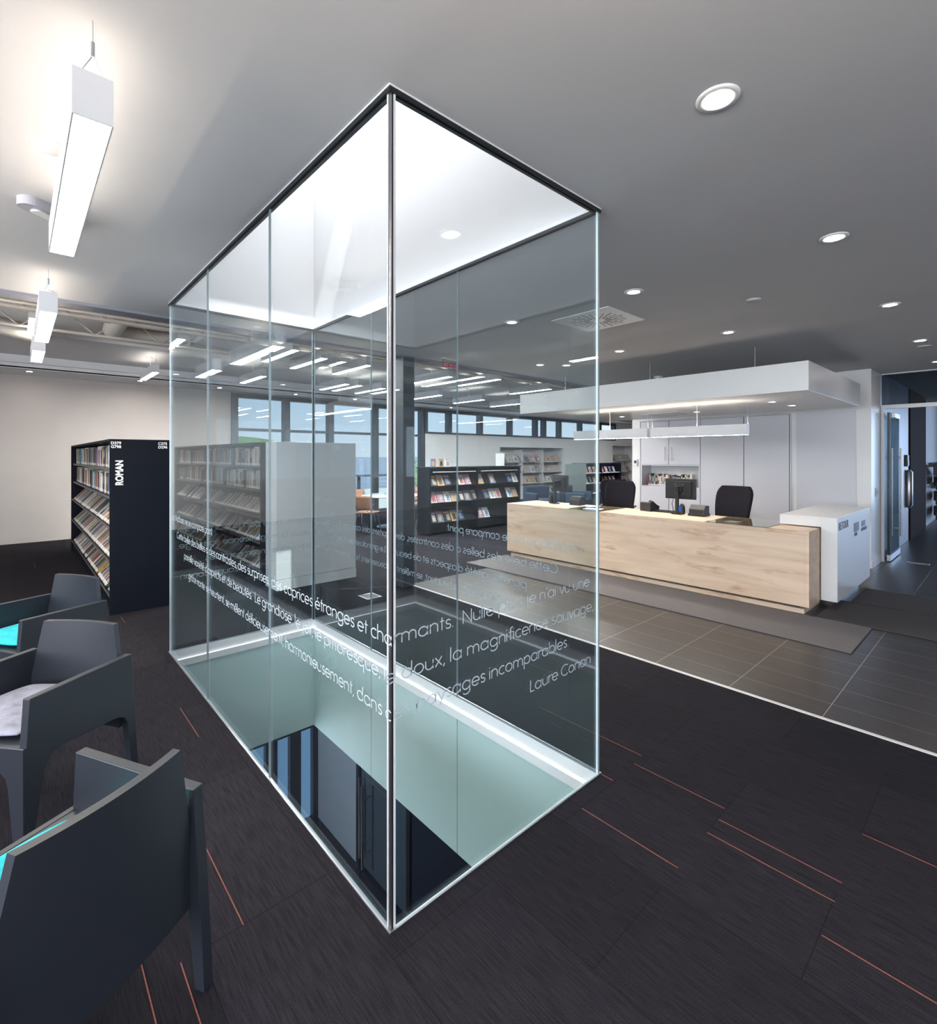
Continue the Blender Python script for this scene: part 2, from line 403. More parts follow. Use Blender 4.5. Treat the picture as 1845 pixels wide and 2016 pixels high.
# light-well shaft above the ceiling, with an added unseen cap whose slit shapes the sun patch
sh = MB()
ZT = 4.7
sh.box(X0 - .05, X0 - .001, Y0 - .05, Y1 + .05, CE + .06, ZT).box(X1 + .001, X1 + .05, Y0 - .05, Y1 + .05, CE + .06, ZT)
sh.box(X0, X1, Y0 - .05, Y0 - .001, CE + .06, ZT).box(X0, X1, Y1 + .001, Y1 + .05, CE + .06, ZT)
sh.box(X0 - .05, X1 + .05, Y0 - .05, 2.93, ZT, ZT + .05).box(X0 - .05, X1 + .05, 3.32, Y1 + .05, ZT, ZT + .05)
struct('ceiling', sh, M_shaft)
struct('sun_slit_pane', MB().box(X0 - .05, X1 + .05, 2.93, 3.32, ZT + .01, ZT + .03), M_wglass)  # pane over the added slit that shapes the sun patch
tr = MB()
for (a, b, y0, y1) in [(X0 - .007, X0 + .022, Y0 - .007, Y1 + .007), (X1 - .022, X1 + .007, Y0 - .007, Y1 + .007), (X0 + .022, X1 - .022, Y0 - .007, Y0 + .022), (X0 + .022, X1 - .022, Y1 - .022, Y1 + .007)]:
    tr.box(a, b, y0, y1, CE - .006, CE + .012)
struct('trim_3', tr, M_alup)

# walls
def wall_with_holes_y(name, y, x0, x1, z0, z1, holes, mat, th=.1):
    """wall in the plane y..y+th; holes: (xa, xb, za, zb) not overlapping in x"""
    mb = MB(); x = x0
    for (xa, xb, za, zb) in sorted(holes):
        if xa > x: mb.box(x, xa, y, y + th, z0, z1)
        if za > z0: mb.box(xa, xb, y, y + th, z0, za)
        if zb < z1: mb.box(xa, xb, y, y + th, zb, z1)
        x = xb
    if x < x1: mb.box(x, x1, y, y + th, z0, z1)
    return struct(name, mb, mat)
mull = [8.71, 9.78, 11.02, 12.40, 13.62, 14.15, 15.15, 16.55, 18.85, 19.0]
wall_with_holes_y('wall_far', FY, -5, 3.54, 0, 4.25, [], M_wall)
wall_with_holes_y('wall_far', FY, 3.54, 8.71, 0, 4.25, [(3.54, 8.70, 0.03, 2.88)], M_wall)
wall_with_holes_y('wall_far', FY, 8.71, 21, 0, 2.0, [(11.93, 15.38, 0, 1.80), (18.8, 20.5, .25, 1.94)], M_white)
wall_with_holes_y('wall_far', FY, 8.71, 21, 2.0, 4.25, [(8.75, 18.95, 2.16, 2.88)], M_white)
# magazine alcoves behind the far wall
al = MB().box(11.88, 11.93, 11.65, 12.15, 0, 1.85).box(15.38, 15.43, 11.65, 12.15, 0, 1.85).box(11.88, 15.43, 12.15, 12.2, 0, 1.85).box(11.88, 15.43, 11.65, 12.2, 1.8, 1.85)
al.box(18.75, 18.8, 11.65, 12.15, .2, 2).box(20.5, 20.55, 11.65, 12.15, .2, 2).box(18.75, 20.55, 12.15, 12.2, .2, 2).box(18.75, 20.55, 11.65, 12.2, 1.94, 2)
struct('wall_far', al, M_white)

def window(name, xs, z0, z1, extra=()):
    fr = MB()
    for x in xs: fr.box(x - .07, x + .07, FY - .05, FY + .13, z0, z1)
    fr.box(xs[0], xs[-1], FY - .04, FY + .12, z0, z0 + .05).box(xs[0], xs[-1], FY - .04, FY + .12, z1 - .09, z1)
    for z in extra: fr.box(xs[0], xs[-1], FY - .03, FY + .1, z - .03, z + .03)
    f = struct(name, fr, M_mull)
    g = MB().box(xs[0], xs[-1], FY + .04, FY + .055, z0, z1)
    p = f.location
    g.v = [(a - p.x, b - p.y, q - p.z) for a, b, q in g.v]
    obj('pane', g, M_wglass, f)
window('window_2', [3.56, 4.72, 5.84, 7.14, 8.70], .03, 2.88, (2.09,))
window('window_3', [8.80, 9.72, 11.02, 12.42, 13.75, 14.22, 15.12, 16.45, 17.8, 18.9], 2.16, 2.88)
# left, rear and entrance sides (only seen in reflections; openings added for the fill lamps)
def wall_x(name, x, y0, y1, z0, z1, holes, mat, th=.1):
    mb = MB(); y = y0
    for (ya, yb, za, zb) in sorted(holes):
        if ya > y: mb.box(x, x + th, y, ya, z0, z1)
        if za > z0: mb.box(x, x + th, ya, yb, z0, za)
        if zb < z1: mb.box(x, x + th, ya, yb, zb, z1)
        y = yb
    if y < y1: mb.box(x, x + th, y, y1, z0, z1)
    return struct(name, mb, mat)
wall_x('wall_left', -5.1, -5, FY, 0, 4.25, [(-4.5, 5.0, .85, 2.5)], M_wall)
wall_with_holes_y('wall_rear', -5.1, -5, 17, 0, 2.8, [(-4.5, 2.5, .85, 2.5)], M_wall)
# reception block on the right
struct('wall_right', MB().box(8.47, 9.15, 1.31, 3.57, 0, 2.72).box(8.47, 9.15, 4.60, 4.80, 0, 2.72).box(8.47, 9.15, 3.57, 4.60, 0, .97).box(8.47, 9.15, 3.57, 4.60, 1.34, 2.72).box(8.80, 9.15, 3.57, 4.60, .97, 1.34), M_lamw)
struct('wall_right', MB().box(9.15, 21, 4.70, 4.80, 0, 4.25).box(20.95, 21, 4.8, FY, 0, 4.25), M_white)
struct('wall_right', MB().box(9.151, 11.9, 1.31, 1.36, 0, 2.72), M_satin)
struct('wall_right', MB().box(11.9, 14.15, 1.285, 1.335, 0, 2.72), M_brown)
struct('wall_right', MB().box(14.15, 17, 1.31, 1.36, 0, 2.72), M_lamw)
struct('baseboard_left', MB().box(-5, 3.5, FY - .015, FY, 0, .11), M_wall)
struct('baseboard_right', MB().box(8.455, 8.47, 1.297, 4.8, 0, .1).box(8.47, 9.14, 1.295, 1.31, 0, .1), M_lamw)

# lower level, seen down the well
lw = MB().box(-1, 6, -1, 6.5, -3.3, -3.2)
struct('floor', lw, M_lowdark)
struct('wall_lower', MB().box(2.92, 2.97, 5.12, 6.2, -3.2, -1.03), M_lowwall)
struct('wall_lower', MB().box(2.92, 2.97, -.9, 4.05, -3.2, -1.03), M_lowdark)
struct('wall_rear', MB().box(17.0, 17.1, -.35, 1.31, 0, 2.8), M_brown)  # unseen dark block added to keep daylight out of the door glass reflection
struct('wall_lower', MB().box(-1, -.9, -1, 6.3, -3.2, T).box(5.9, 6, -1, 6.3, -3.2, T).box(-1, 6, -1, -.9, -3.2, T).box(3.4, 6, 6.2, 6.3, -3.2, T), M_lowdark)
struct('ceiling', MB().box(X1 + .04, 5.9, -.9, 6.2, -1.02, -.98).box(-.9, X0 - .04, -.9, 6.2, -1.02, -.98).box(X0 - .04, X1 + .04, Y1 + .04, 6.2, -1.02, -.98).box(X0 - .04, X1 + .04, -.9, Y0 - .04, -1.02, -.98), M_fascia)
ld = empty('lower_glass_door', (2.94, 4.6, -3.2)); tag(ld, 'glass door with long pull bars on the lower level, seen down the opening', 'door')
wpart('door_leaf', MB().box(2.93, 2.95, 4.12, 5.04, -3.15, -1.25), pm('lower_door_panel', (.05, .07, .09), .2, noise=.03, nscale=3), ld)
wpart('door_frame', MB().box(2.90, 2.97, 4.06, 4.12, -3.2, -1.05).box(2.90, 2.97, 5.04, 5.11, -3.2, -1.05).box(2.90, 2.97, 4.12, 5.04, -1.25, -1.05), M_gasket, ld)
for xx, yy in ((2.86, 4.96), (2.80, 4.80)): wpart('pull_bar', MB().tube([(xx, yy, -3.0), (xx, yy, -2.1)], .016, 8).tube([(2.94, yy, -2.25), (xx, yy, -2.25)], .01, 6).tube([(2.94, yy, -2.85), (xx, yy, -2.85)], .01, 6), M_steel, ld)
wn = obj('wall_notice', MB().box(2.905, 2.918, 5.72, 5.84, -1.75, -1.6), pm('red_notice', (.30, .04, .04), .6)); tag(wn, 'small dark red notice high on the lower level wall, seen down the opening', 'notice')
lwf = MB()
for x in (1.05, 1.75, 2.25, 2.55, 2.85): lwf.box(x, x + .14, 6.12, 6.2, -3.2, -1.02)
struct('window_5', lwf, M_lowdark)
struct('window_6', MB().box(.9, 2.98, 6.22, 6.25, -3.2, -1.02), emis('lower_window_daylight', (.13, .27, .45), 1.0))

# outside
struct('terrace_slab', MB().box(-40, 60, 11.75, 24, -.5, -.3), pm('terrace', (.40, .40, .38), .9, noise=.1, nscale=2))  # paved terrace outside the far windows
o = struct('sea_surface', MB().box(-3000, 3000, 24.5, 4000, -8.2, -8), pm('sea_water', (.17, .21, .26), .8, noise=.25, nscale=.02, stretch=(1, 8, 1)))  # sea beyond the terrace
hl = MB(); N = 40
vs_, fs_ = [], []
for i in range(N + 1):
    x = 232 - i * 14; h = 15 + 3 * math.sin(i * .35) + 1.5 * math.sin(i * 1.3)
    h *= min(1, i / 4)
    for (dy, hh) in ((0, -9), (20, h * .5 - 2), (60, h), (140, -9)): vs_.append((x * 1.0, 420 + dy - i * 3, hh))
for i in range(N):
    for k in range(3): fs_.append((i * 4 + k, i * 4 + k + 1, i * 4 + k + 5, i * 4 + k + 4))
hl.add(vs_, fs_, 0, True)
o = obj('hillside', hl, pm('wooded_hill', (.06, .13, .035), .95, noise=.5, nscale=.15)); tag(o, 'green wooded headland rising above the sea beyond the windows', 'hill')

# ------------------------------------------------------------------ glass enclosure of the light well
enc = empty('glass_enclosure', (X0, Y0, 0))
tag(enc, 'tall frameless glass enclosure with etched French quotation around the floor opening', 'glass enclosure')
TH = .010
YS = [Y0, 2.345, 3.358, Y1]
panes = {}
def pane(key, x0, x1, y0, y1, axis):
    mb = MB().box(x0, x1, y0, y1, 0.0, CE - .004)
    for i in range(6):
        a, b, c_ = mb.v[mb.f[i][0]], mb.v[mb.f[i][1]], mb.v[mb.f[i][2]]
        n = (Vector(b) - Vector(a)).cross(Vector(c_) - Vector(a))
        if abs(n[axis]) < .5 * n.length: mb.m[i] = 1 if (axis == 1 or (key == ('L', 2) and i == 3)) else 2
    panes[key] = wpart('glass_panel', mb, [M_glass, M_edge, M_seam], enc)
for i in range(3):
    ya, yb = YS[i] + (.020 if i == 0 else .002), YS[i + 1] - .002
    pane(('L', i), X0, X0 + TH, ya, yb, 0)
    pane(('R', i), X1 - TH, X1, YS[i] + (.002 if i else .0), YS[i + 1] - (.02 if i == 2 else .002), 0)
pane(('N', 0), X0 + .020, X1 - TH - .002, Y0, Y0 + TH, 1)
pane(('F', 0), X0 + TH + .002, X1 - .02, Y1 - TH, Y1, 1)
wpart('corner_gasket', MB().box(X0 + .003, X0 + .010, Y0 + .007, Y0 + .013, 0, CE - .004).box(X0 + .007, X0 + .013, Y0 + .003, Y0 + .007, 0, CE - .004), M_gasket, enc)
wpart('corner_bead', MB().box(X0 + .0005, X0 + .006, Y0 + .0005, Y0 + .006, 0, CE - .004), M_alu, enc)
wpart('corner_edge', MB().box(X0, X0 + TH, Y0 + .0135, Y0 + .0195, 0, CE - .004), M_alup, enc)
wpart('corner_edge', MB().box(X0 + .0135, X0 + .0195, Y0, Y0 + TH, 0, CE - .004), M_alup, enc)
wpart('corner_gasket', MB().box(X1 - .018, X1 - .004, Y1 - .018, Y1 - .004, 0, CE - .004), M_gasket, enc)
ch = MB()
for zz in (CE - .006 - .016,):
    ch.box(X0 - .006, X0, Y0 - .006, Y1 + .006, zz, CE - .007).box(X0 + TH, X0 + .022, Y0 + TH, Y1 - TH, zz, CE - .007)
    ch.box(X1, X1 + .006, Y0 - .006, Y1 + .006, zz, CE - .007).box(X1 - .022, X1 - TH, Y0 + TH, Y1 - TH, zz, CE - .007)
    ch.box(X0, X1, Y0 - .006, Y0, zz, CE - .007).box(X0 + .022, X1 - .022, Y0 + TH, Y0 + .022, zz, CE - .007)
    ch.box(X0, X1, Y1, Y1 + .006, zz, CE - .007).box(X0 + .022, X1 - .022, Y1 - .022, Y1 - TH, zz, CE - .007)
wpart('top_channel', ch, M_gasket, enc)
bs = MB()      # base shoe around the opening
bs.box(X0 - .008, X0 - .0005, Y0 - .008, Y1 + .008, -.02, .006).box(X1 + .0005, X1 + .008, Y0 - .008, Y1 + .008, -.02, .006)
bs.box(X0, X1, Y0 - .008, Y0 - .0005, -.02, .006).box(X0, X1, Y1 + .0005, Y1 + .008, -.02, .006)
wpart('base_channel', bs, M_alu, enc)
lin = MB()     # white edge lining inside the opening, with a small ledge
def ring(mb, ins0, ins1, z0, z1, mi=0):
    mb.box(X0 + ins0, X0 + ins1, Y0 + ins0, Y1 - ins0, z0, z1, mi).box(X1 - ins1, X1 - ins0, Y0 + ins0, Y1 - ins0, z0, z1, mi)
    mb.box(X0 + ins1, X1 - ins1, Y0 + ins0, Y0 + ins1, z0, z1, mi).box(X0 + ins1, X1 - ins1, Y1 - ins1, Y1 - ins0, z0, z1, mi)
ring(lin, .0005, .010, -.072, -.001); ring(lin, .0005, .022, -.125, -.074)
wpart('edge_lining', lin, M_white, enc)
led = MB(); ring(led, .0105, .020, -.0735, -.0700); wpart('led_strip', led, emis('led_strip_light', (.93, .97, 1), 3.2), enc)
LW = empty('well_lining', (X0, Y0, -1)); tag(LW, 'pale green frosted glass panels lining the shaft below the floor opening', 'frosted glass lining')
fr = MB()
for i in range(3):
    for (xa, xb) in ((X1 - .006, X1 + .012), (X0 - .012, X0 + .006)):
        mb = MB().box(xa, xb, YS[i] + .003, YS[i + 1] - .003, -.975, -.126); wpart('frosted_panel', mb, M_frost, LW)
for (ya, yb) in ((Y1 - .006, Y1 + .012), (Y0 - .012, Y0 + .006)):
    wpart('frosted_panel', MB().box(X0 + .006, X1 - .006, ya, yb, -.975, -.126), M_frost, LW)
LW['kind'] = 'structure'

# --- etched lettering: geometric monoline alphabet, x-height = 1
def arc(cx, cy, r, a0, a1, n=14, ry=None):
    ry = ry or r
    return [(cx + r * math.cos(R(a0 + (a1 - a0) * i / n)), cy + ry * math.sin(R(a0 + (a1 - a0) * i / n))) for i in range(n + 1)]
O = arc(.5, .5, .5, 0, 360, 22)
SD = lambda x: [(x - .01, 1.34), (x + .01, 1.42)]
G = {
 'o': ([O], 1.25), 'a': ([O, [(1, 0), (1, 1)]], 1.3), 'b': ([O, [(0, 0), (0, 1.65)]], 1.25), 'c': ([arc(.5, .5, .5, 50, 310, 16)], 1.05),
 'd': ([O, [(1, 0), (1, 1.65)]], 1.3), 'e': ([[(.02, .5), (.98, .5)] + arc(.5, .5, .5, 0, 318, 18)], 1.2),
 'f': ([[(.25, 0), (.25, 1.3)] + arc(.55, 1.3, .3, 180, 80, 6), [(0, 1), (.55, 1)]], .72),
 'g': ([O, [(1, 1), (1, -.15)] + arc(.5, -.15, .5, 0, -150, 10, .42)], 1.3),
 'h': ([[(0, 0), (0, 1.65)], arc(.42, .58, .42, 180, 0, 10) + [(.84, 0)]], 1.12), 'i': ([[(0, 0), (0, 1)], SD(0)], .32),
 'j': ([[(.1, 1), (.1, -.55)], SD(.1)], .42), 'l': ([[(0, 0), (0, 1.65)]], .32),
 'm': ([[(0, 0), (0, 1)], arc(.37, .62, .37, 180, 0, 8) + [(.74, 0)], arc(1.11, .62, .37, 180, 0, 8) + [(1.48, 0)]], 1.78),
 'n': ([[(0, 0), (0, 1)], arc(.42, .58, .42, 180, 0, 10) + [(.84, 0)]], 1.12), 'p': ([O, [(0, -.6), (0, 1)]], 1.25), 'q': ([O, [(1, -.6), (1, 1)]], 1.3),
 'r': ([[(0, 0), (0, 1)], arc(.42, .56, .42, 180, 55, 7)], .68),
 's': ([arc(.36, .75, .26, 25, 270, 10, .25) + arc(.36, .255, .28, 90, -155, 10, .25)], .82),
 't': ([[(.22, 0), (.22, 1.42)], [(0, 1), (.5, 1)]], .62), 'u': ([[(0, 1), (0, .42)] + arc(.42, .42, .42, 180, 360, 10) + [(.84, 1)], [(.84, 0), (.84, .6)]], 1.12),
 'v': ([[(0, 1), (.4, 0), (.8, 1)]], .98), 'x': ([[(0, 1), (.75, 0)], [(.75, 1), (0, 0)]], .95), 'y': ([[(0, 1), (.45, 0)], [(.88, 1), (.2, -.6)]], 1.05),
 'L': ([[(0, 1.5), (0, 0), (.65, 0)]], .85), 'M': ([[(0, 0), (.25, 1.5), (.8, .2), (1.35, 1.5), (1.6, 0)]], 1.85), 'N': ([[(0, 0), (0, 1.5), (1.05, 0), (1.05, 1.5)]], 1.35),
 'C': ([arc(.75, .75, .75, 48, 312, 16)], 1.5), '.': ([[(.08, .02), (.1, .1)]], .35), ',': ([[(.12, .12), (.0, -.22)]], .35), "'": ([[(.1, 1.6), (.05, 1.25)]], .3), ' ': ([], .52),
}
for base, ch_, acc in (('e', 'é', [[(.42, 1.22), (.66, 1.5)]]), ('e', 'ê', [[(.25, 1.22), (.5, 1.45), (.75, 1.22)]]), ('a', 'â', [[(.25, 1.22), (.5, 1.45), (.75, 1.22)]])):
    G[ch_] = (G[base][0] + acc, G[base][1])
def stroke(pts, wd):
    """ribbon quads for a polyline"""
    n = len(pts); L, Rr = [], []
    closed = abs(pts[0][0] - pts[-1][0]) < 1e-6 and abs(pts[0][1] - pts[-1][1]) < 1e-6 and n > 3
    for i in range(n):
        p = Vector((pts[i][0], pts[i][1]))
        pa = Vector(pts[i - 1][:2]) if i else (Vector(pts[-2][:2]) if closed else None)
        pb = Vector(pts[i + 1][:2]) if i < n - 1 else (Vector(pts[1][:2]) if closed else None)
        d1 = (p - pa).normalized() if pa is not None else None; d2 = (pb - p).normalized() if pb is not None else None
        d = ((d1 if d1 is not None else d2) + (d2 if d2 is not None else d1))
        d = d.normalized() if d.length > 1e-6 else d1
        k = 1 / max(.45, abs(d.dot(d1 if d1 is not None else d2)))
        nn = Vector((-d.y, d.x)) * wd / 2 * k
        L.append(p + nn); Rr.append(p - nn)
    return L, Rr
XH = .0305
LINES = [  # text, baseline height, start distance along the run, end distance
 ("La Malbaie ne se compare point.", 1.024, .105, 1.13),
 ("Cette belle des belles a des contrastes, des surprises, des caprices étranges et charmants.  Nulle part je n'ai vu une", .903, .245, 3.038 + 1.085),
 ("pareille variété d'aspects et de beautés.  Le grandiose, le joli, le pittoresque, le doux, la magnificence sauvage,", .784, .455, 3.038 + 1.115),
 ("grâce riante se heurtent, se mêlent délicieusement, harmonieusement, dans ces paysages incomparables.", .6655, .575, 3.038 + .925),
 ("Laure Conan", .544, 3.038 + .672, 3.038 + 1.095),
]
LEN = Y1 - Y0
letters = {}
for side in ('A', 'B'):
    for li_, (txt, zb, s0, s1) in enumerate(LINES):
        tot = sum(G[c_][1] for c_ in txt) - .2; kx = (s1 - s0) / tot; s = s0
        for c_ in txt:
            st, adv = G[c_]; mid = s + adv * kx / 2
            if st:
                onlong = mid < LEN
                if onlong:
                    yy = Y1 - mid; idx = 0 if yy < YS[1] else 1 if yy < YS[2] else 2
                    key = ('L', idx) if side == 'A' else ('R', 2 - idx)
                else: key = ('N', 0) if side == 'A' else ('F', 0)
                mb = letters.setdefault((key, li_), MB())
                for pl in st:
                    Ls, Rs = stroke([(p[0] * kx, p[1] * XH) for p in pl], .0036)
                    n = len(Ls); vs = []
                    for layer in (.0003, .0012):
                        for P in Ls + Rs:
                            u, z = s + P.x, zb + P.y
                            if onlong: x, y = X0 - layer, Y1 - u
                            else: x, y = X0 + (u - LEN), Y0 - layer
                            if side == 'B': x, y = X0 + X1 - x, Y0 + Y1 - y
                            vs.append((x, y, z))
                    fs = []
                    for i in range(n - 1):
                        fs.append((i, i + 1, n + i + 1, n + i)); q = 2 * n
                        fs.append((q + i, q + n + i, q + n + i + 1, q + i + 1))
                    mb.add(vs, fs)
            s += adv * kx
for (key, li_), mb in letters.items():
    wpart('text_line', mb, M_letter, panes[key])

# ------------------------------------------------------------------ floor things in front of the desk
def mat_thing(x0, x1, y0, y1, m, label):
    o = obj('floor_mat', MB().box(x0, x1, y0, y1, .0005, .009), m, bevel=.003); tag(o, label, 'mat', None); return o
mat_thing(4.69, 5.50, .845, 5.2, M_mat1, 'long light grey entrance mat running along the front of the maple reception desk')
mat_thing(5.515, 6.34, -1.2, 1.25, M_mat2, 'dark brown mat beside the reception desk end, directly past the grey mat')
mat_thing(6.375, 7.12, -1.2, 1.15, M_mat2, 'dark brown mat beside the white return box, nearest to the glass doors')
fb = empty('floor_socket', (2.81, 4.66, 0)); tag(fb, 'small square floor socket with bright metal rim behind the glass enclosure', 'floor socket')
mb = MB().box(2.72, 2.9, 4.56, 4.575, 0, .004).box(2.72, 2.9, 4.745, 4.76, 0, .004).box(2.72, 2.735, 4.575, 4.745, 0, .004).box(2.885, 2.9, 4.575, 4.745, 0, .004)
wpart('rim', mb, M_alu, fb); wpart('lid', MB().box(2.736, 2.884, 4.576, 4.744, 0, .002), M_tile, fb)

# steel column
colm = obj('column', MB().box(3.27, 3.43, 4.70, 4.98, 0, CE - .03), M_mull, bevel=.004)
tag(colm, 'dark grey steel column standing behind the glass enclosure', 'column')

# ------------------------------------------------------------------ pendants
def linear_pendant(x, y, z, L, wdt, h, top, label, group=None, up=True, far=False):
    t = empty('linear_pendant', (x, y, z)); tag(t, label, 'pendant light', group)
    obj('housing', MB().box(-wdt / 2, wdt / 2, 0, .004, 0, h).box(-wdt / 2, wdt / 2, L - .004, L, 0, h).box(-wdt / 2, -wdt / 2 + .004, .004, L - .004, 0, h)
        .box(wdt / 2 - .004, wdt / 2, .004, L - .004, 0, h), M_alup, t)
    obj('diffuser', MB().box(-wdt / 2 + .004, wdt / 2 - .004, .004, L - .004, .001, .006), M_difff if far == 1 else M_diff, t)
    obj('top_plate', MB().box(-wdt / 2 + .004, wdt / 2 - .004, .004, L - .004, h - .012, h - .006), {0: M_up, 1: M_upf, 2: M_uph, 3: M_upd}[int(far)], t)
    for yy in (.006, L - .006):
        yk = yy + (.0 if yy < .1 else 0)
        apex = (0, yk, h + .05)
        obj('suspension_wire', MB().tube([(-wdt * .32, yk, h - .01), apex], .0012, 5).tube([(wdt * .32, yk, h - .01), apex], .0012, 5).tube([apex, (0, yk, top - z)], .0011, 5)
            .tube([(0, yk, h + .045), (0, yk, h + .085)], .0045, 8), M_alu, t)
    obj('cord', MB().tube([(wdt * .2, L * .5, h), (wdt * .2, L * .5, (h + top - z) / 2 + .0), (wdt * .1, L * .5, top - z)], .0028, 5), M_label, t)
    obj('ceiling_plate', MB().lathe((0, L * .5, top - z), [(.0, -.008), (.05, -.008), (.05, 0), (0, 0)]), M_label, t)
    return t
PL = 1.13
linear_pendant(.155, 1.664, 2.40, 1.206, .09, .126, CE, 'large linear pendant lamp hanging nearest, at the upper left above the armchairs', 'linear pendants over the armchairs')
linear_pendant(.155, 4.07, 2.40, 1.11, .09, .126, CE, 'linear pendant lamp hanging second in the row, near the edge of the low ceiling', 'linear pendants over the armchairs')
linear_pendant(.155, 5.76, 2.42, .70, .09, .126, 4.2, 'small linear pendant lamp seen below and left of the second one', 'linear pendants in the tall reading room')
linear_pendant(.155, 7.3, 3.02, 1.1, .09, .126, 4.2, 'narrow linear pendant lamp hanging high, left of the second one in the row', 'linear pendants in the tall reading room')
for (x, y, lb) in ((-1.0, 1.6, 'unseen linear pendant lamp added beyond the left picture edge for ceiling glow, nearer one'), (-1.0, 4.6, 'unseen linear pendant lamp added beyond the left picture edge for ceiling glow, further one'), (.155, -.9, 'unseen linear pendant lamp added behind the viewer to light the room')):
    linear_pendant(x, y, 2.0, 1.2, .09, .126, CE, lb, 'linear pendants over the armchairs', True, 2)  # unseen pendants added to spread a wide glow over the ceiling
far_p = [(1.62, 9.0, 'short linear pendant lamp seen just left of the enclosure, under the white upper ceiling'),
         (2.55, 5.95, 'wide linear pendant lamp seen through the middle glass panel, close above the white shelf end'),
         (3.05, 6.2, 'linear pendant lamp seen just right of the wide one through the glass'),
         (3.0, 8.25, 'linear pendant lamp in the second row, leftmost seen through the glass'),
         (3.76, 6.25, 'linear pendant lamp seen left of the enclosure corner in the first row'),
         (4.45, 8.15, 'linear pendant lamp of a close pair left of the enclosure corner, left one'),
         (4.72, 8.15, 'linear pendant lamp of a close pair left of the enclosure corner, right one'),
         (5.25, 8.2, 'linear pendant lamp in the second row directly left of the enclosure corner'),
         (5.28, 6.25, 'linear pendant lamp seen right of the dark column below the ceiling edge'),
         (6.08, 5.9, 'linear pendant lamp with broad pale side seen through the right glass panel'),
         (6.75, 8.3, 'linear pendant lamp in the second row right of the dark column'),
         (8.02, 8.3, 'linear pendant lamp in the second row above the magazine display'),
         (7.7, 6.1, 'linear pendant lamp hanging before the left end of the white desk canopy'),
         (9.3, 8.3, 'linear pendant lamp in the second row furthest right before the canopy'),
         (9.4, 6.2, 'linear pendant lamp in the first row partly behind the white canopy'),
         (12.0, 8.3, 'linear pendant lamp seen just above the canopy left part, through the glass'),
         (14.5, 8.3, 'unseen linear pendant lamp added behind the canopy, before the far clerestory'),  # hidden pair added to brighten the far room
         (17.0, 8.3, 'unseen linear pendant lamp added behind the canopy, nearest the wall niche')]
for (x, y, lb) in far_p:
    linear_pendant(x, y, 2.80, 1.05, .09, .126, ZU if y > 7.3 else 4.2, lb, 'linear pendants in the tall reading room', True, True)
linear_pendant(6.0, 2.0, 1.737, PL, .07, .12, 2.12, 'white linear pendant lamp under the canopy, nearest over the right half of the desk', 'desk pendants', True, 3)
linear_pendant(6.0, 3.175, 1.737, PL, .07, .12, 2.12, 'white linear pendant lamp under the canopy, over the left half of the desk', 'desk pendants', True, 3)

# ------------------------------------------------------------------ downlights and other ceiling fittings
def downlight(x, y, z, label, group, bright=True, r=.066):
    t = empty('downlight', (x, y, z)); tag(t, label, 'downlight', group)
    obj('trim_ring', MB().lathe((0, 0, 0), [(r, 0), (r, -.004), (r * .66, -.006), (r * .64, -.001)], 28), M_label, t)
    obj('lens', MB().lathe((0, 0, 0), [(0, -.003), (r * .64, -.002)], 28), M_dl if bright else M_dl2, t)
xs = [1.70, 3.24, 5.0, 6.77, 8.43]
pos = ['nearest to the viewer at upper right', 'second from the viewer', 'third from the viewer', 'fourth from the viewer', 'last, beside the glass doors']
for x, p in zip(xs, pos):
    downlight(x, .658, CE, 'glowing round recessed downlight in the rightmost row, ' + p, 'recessed downlights')
for (x, y, lb) in [(3.256, 1.833, 'pale round recessed downlight between the air diffuser and the glass corner'), (4.984, 1.834, 'pale round recessed downlight right of the air diffuser'),
                   (4.98, 2.976, 'pale round recessed downlight in front of the canopy left part'), (3.209, 2.966, 'pale round recessed downlight seen through the upper right glass panel'),
                   (4.972, 4.109, 'pale round recessed downlight behind glass, left one of two close together'), (5.25, 3.9, 'pale round recessed downlight behind glass, right one of two close together')]:
    downlight(x, y, CE, lb, 'recessed downlights', False)
for i, (x, lb) in enumerate([(.177, 'small recessed downlight washing the left wall, above the black shelving'), (1.719, 'small recessed downlight washing the left wall, beside the glass edge'),
              (3.1, 'small recessed downlight in the far soffit, left of the tall windows'), (4.7, 'small recessed downlight in the far soffit over the first tall window'),
              (6.2, 'small recessed downlight in the far soffit over the third tall window'), (7.7, 'small recessed downlight in the far soffit behind the dark column'),
              (9.3, 'small recessed downlight in the far soffit right of the dark column')]):
    downlight(x, 10.97, 2.90, lb, 'soffit downlights', True, .06)
for (x, y, lb) in [(7.02, 1.845, 'flat downlight under the canopy near its right corner'), (6.39, 1.88, 'flat downlight under the canopy, left of the corner one'), (7.05, 3.01, 'flat downlight under the canopy behind the nearer desk pendant'), (7.03, 4.158, 'flat downlight under the canopy at its left part')]:
    downlight(x, y, 2.12, lb, 'canopy downlights', False, .06)
for (x, y, r, lb) in [(.10, 2.46, .055, 'flat white cover disc on the ceiling left of the nearest pendant'), (4.089, 1.325, .05, 'flat round ceiling cover between the rows of downlights'), (7.157, .66, .06, 'flat round ceiling cover beside the fourth glowing downlight')]:
    o = obj('cover_disc', MB().lathe((x, y, CE), [(0, -.007), (r, -.007), (r, 0)]), M_ceil); tag(o, lb, 'ceiling disc')
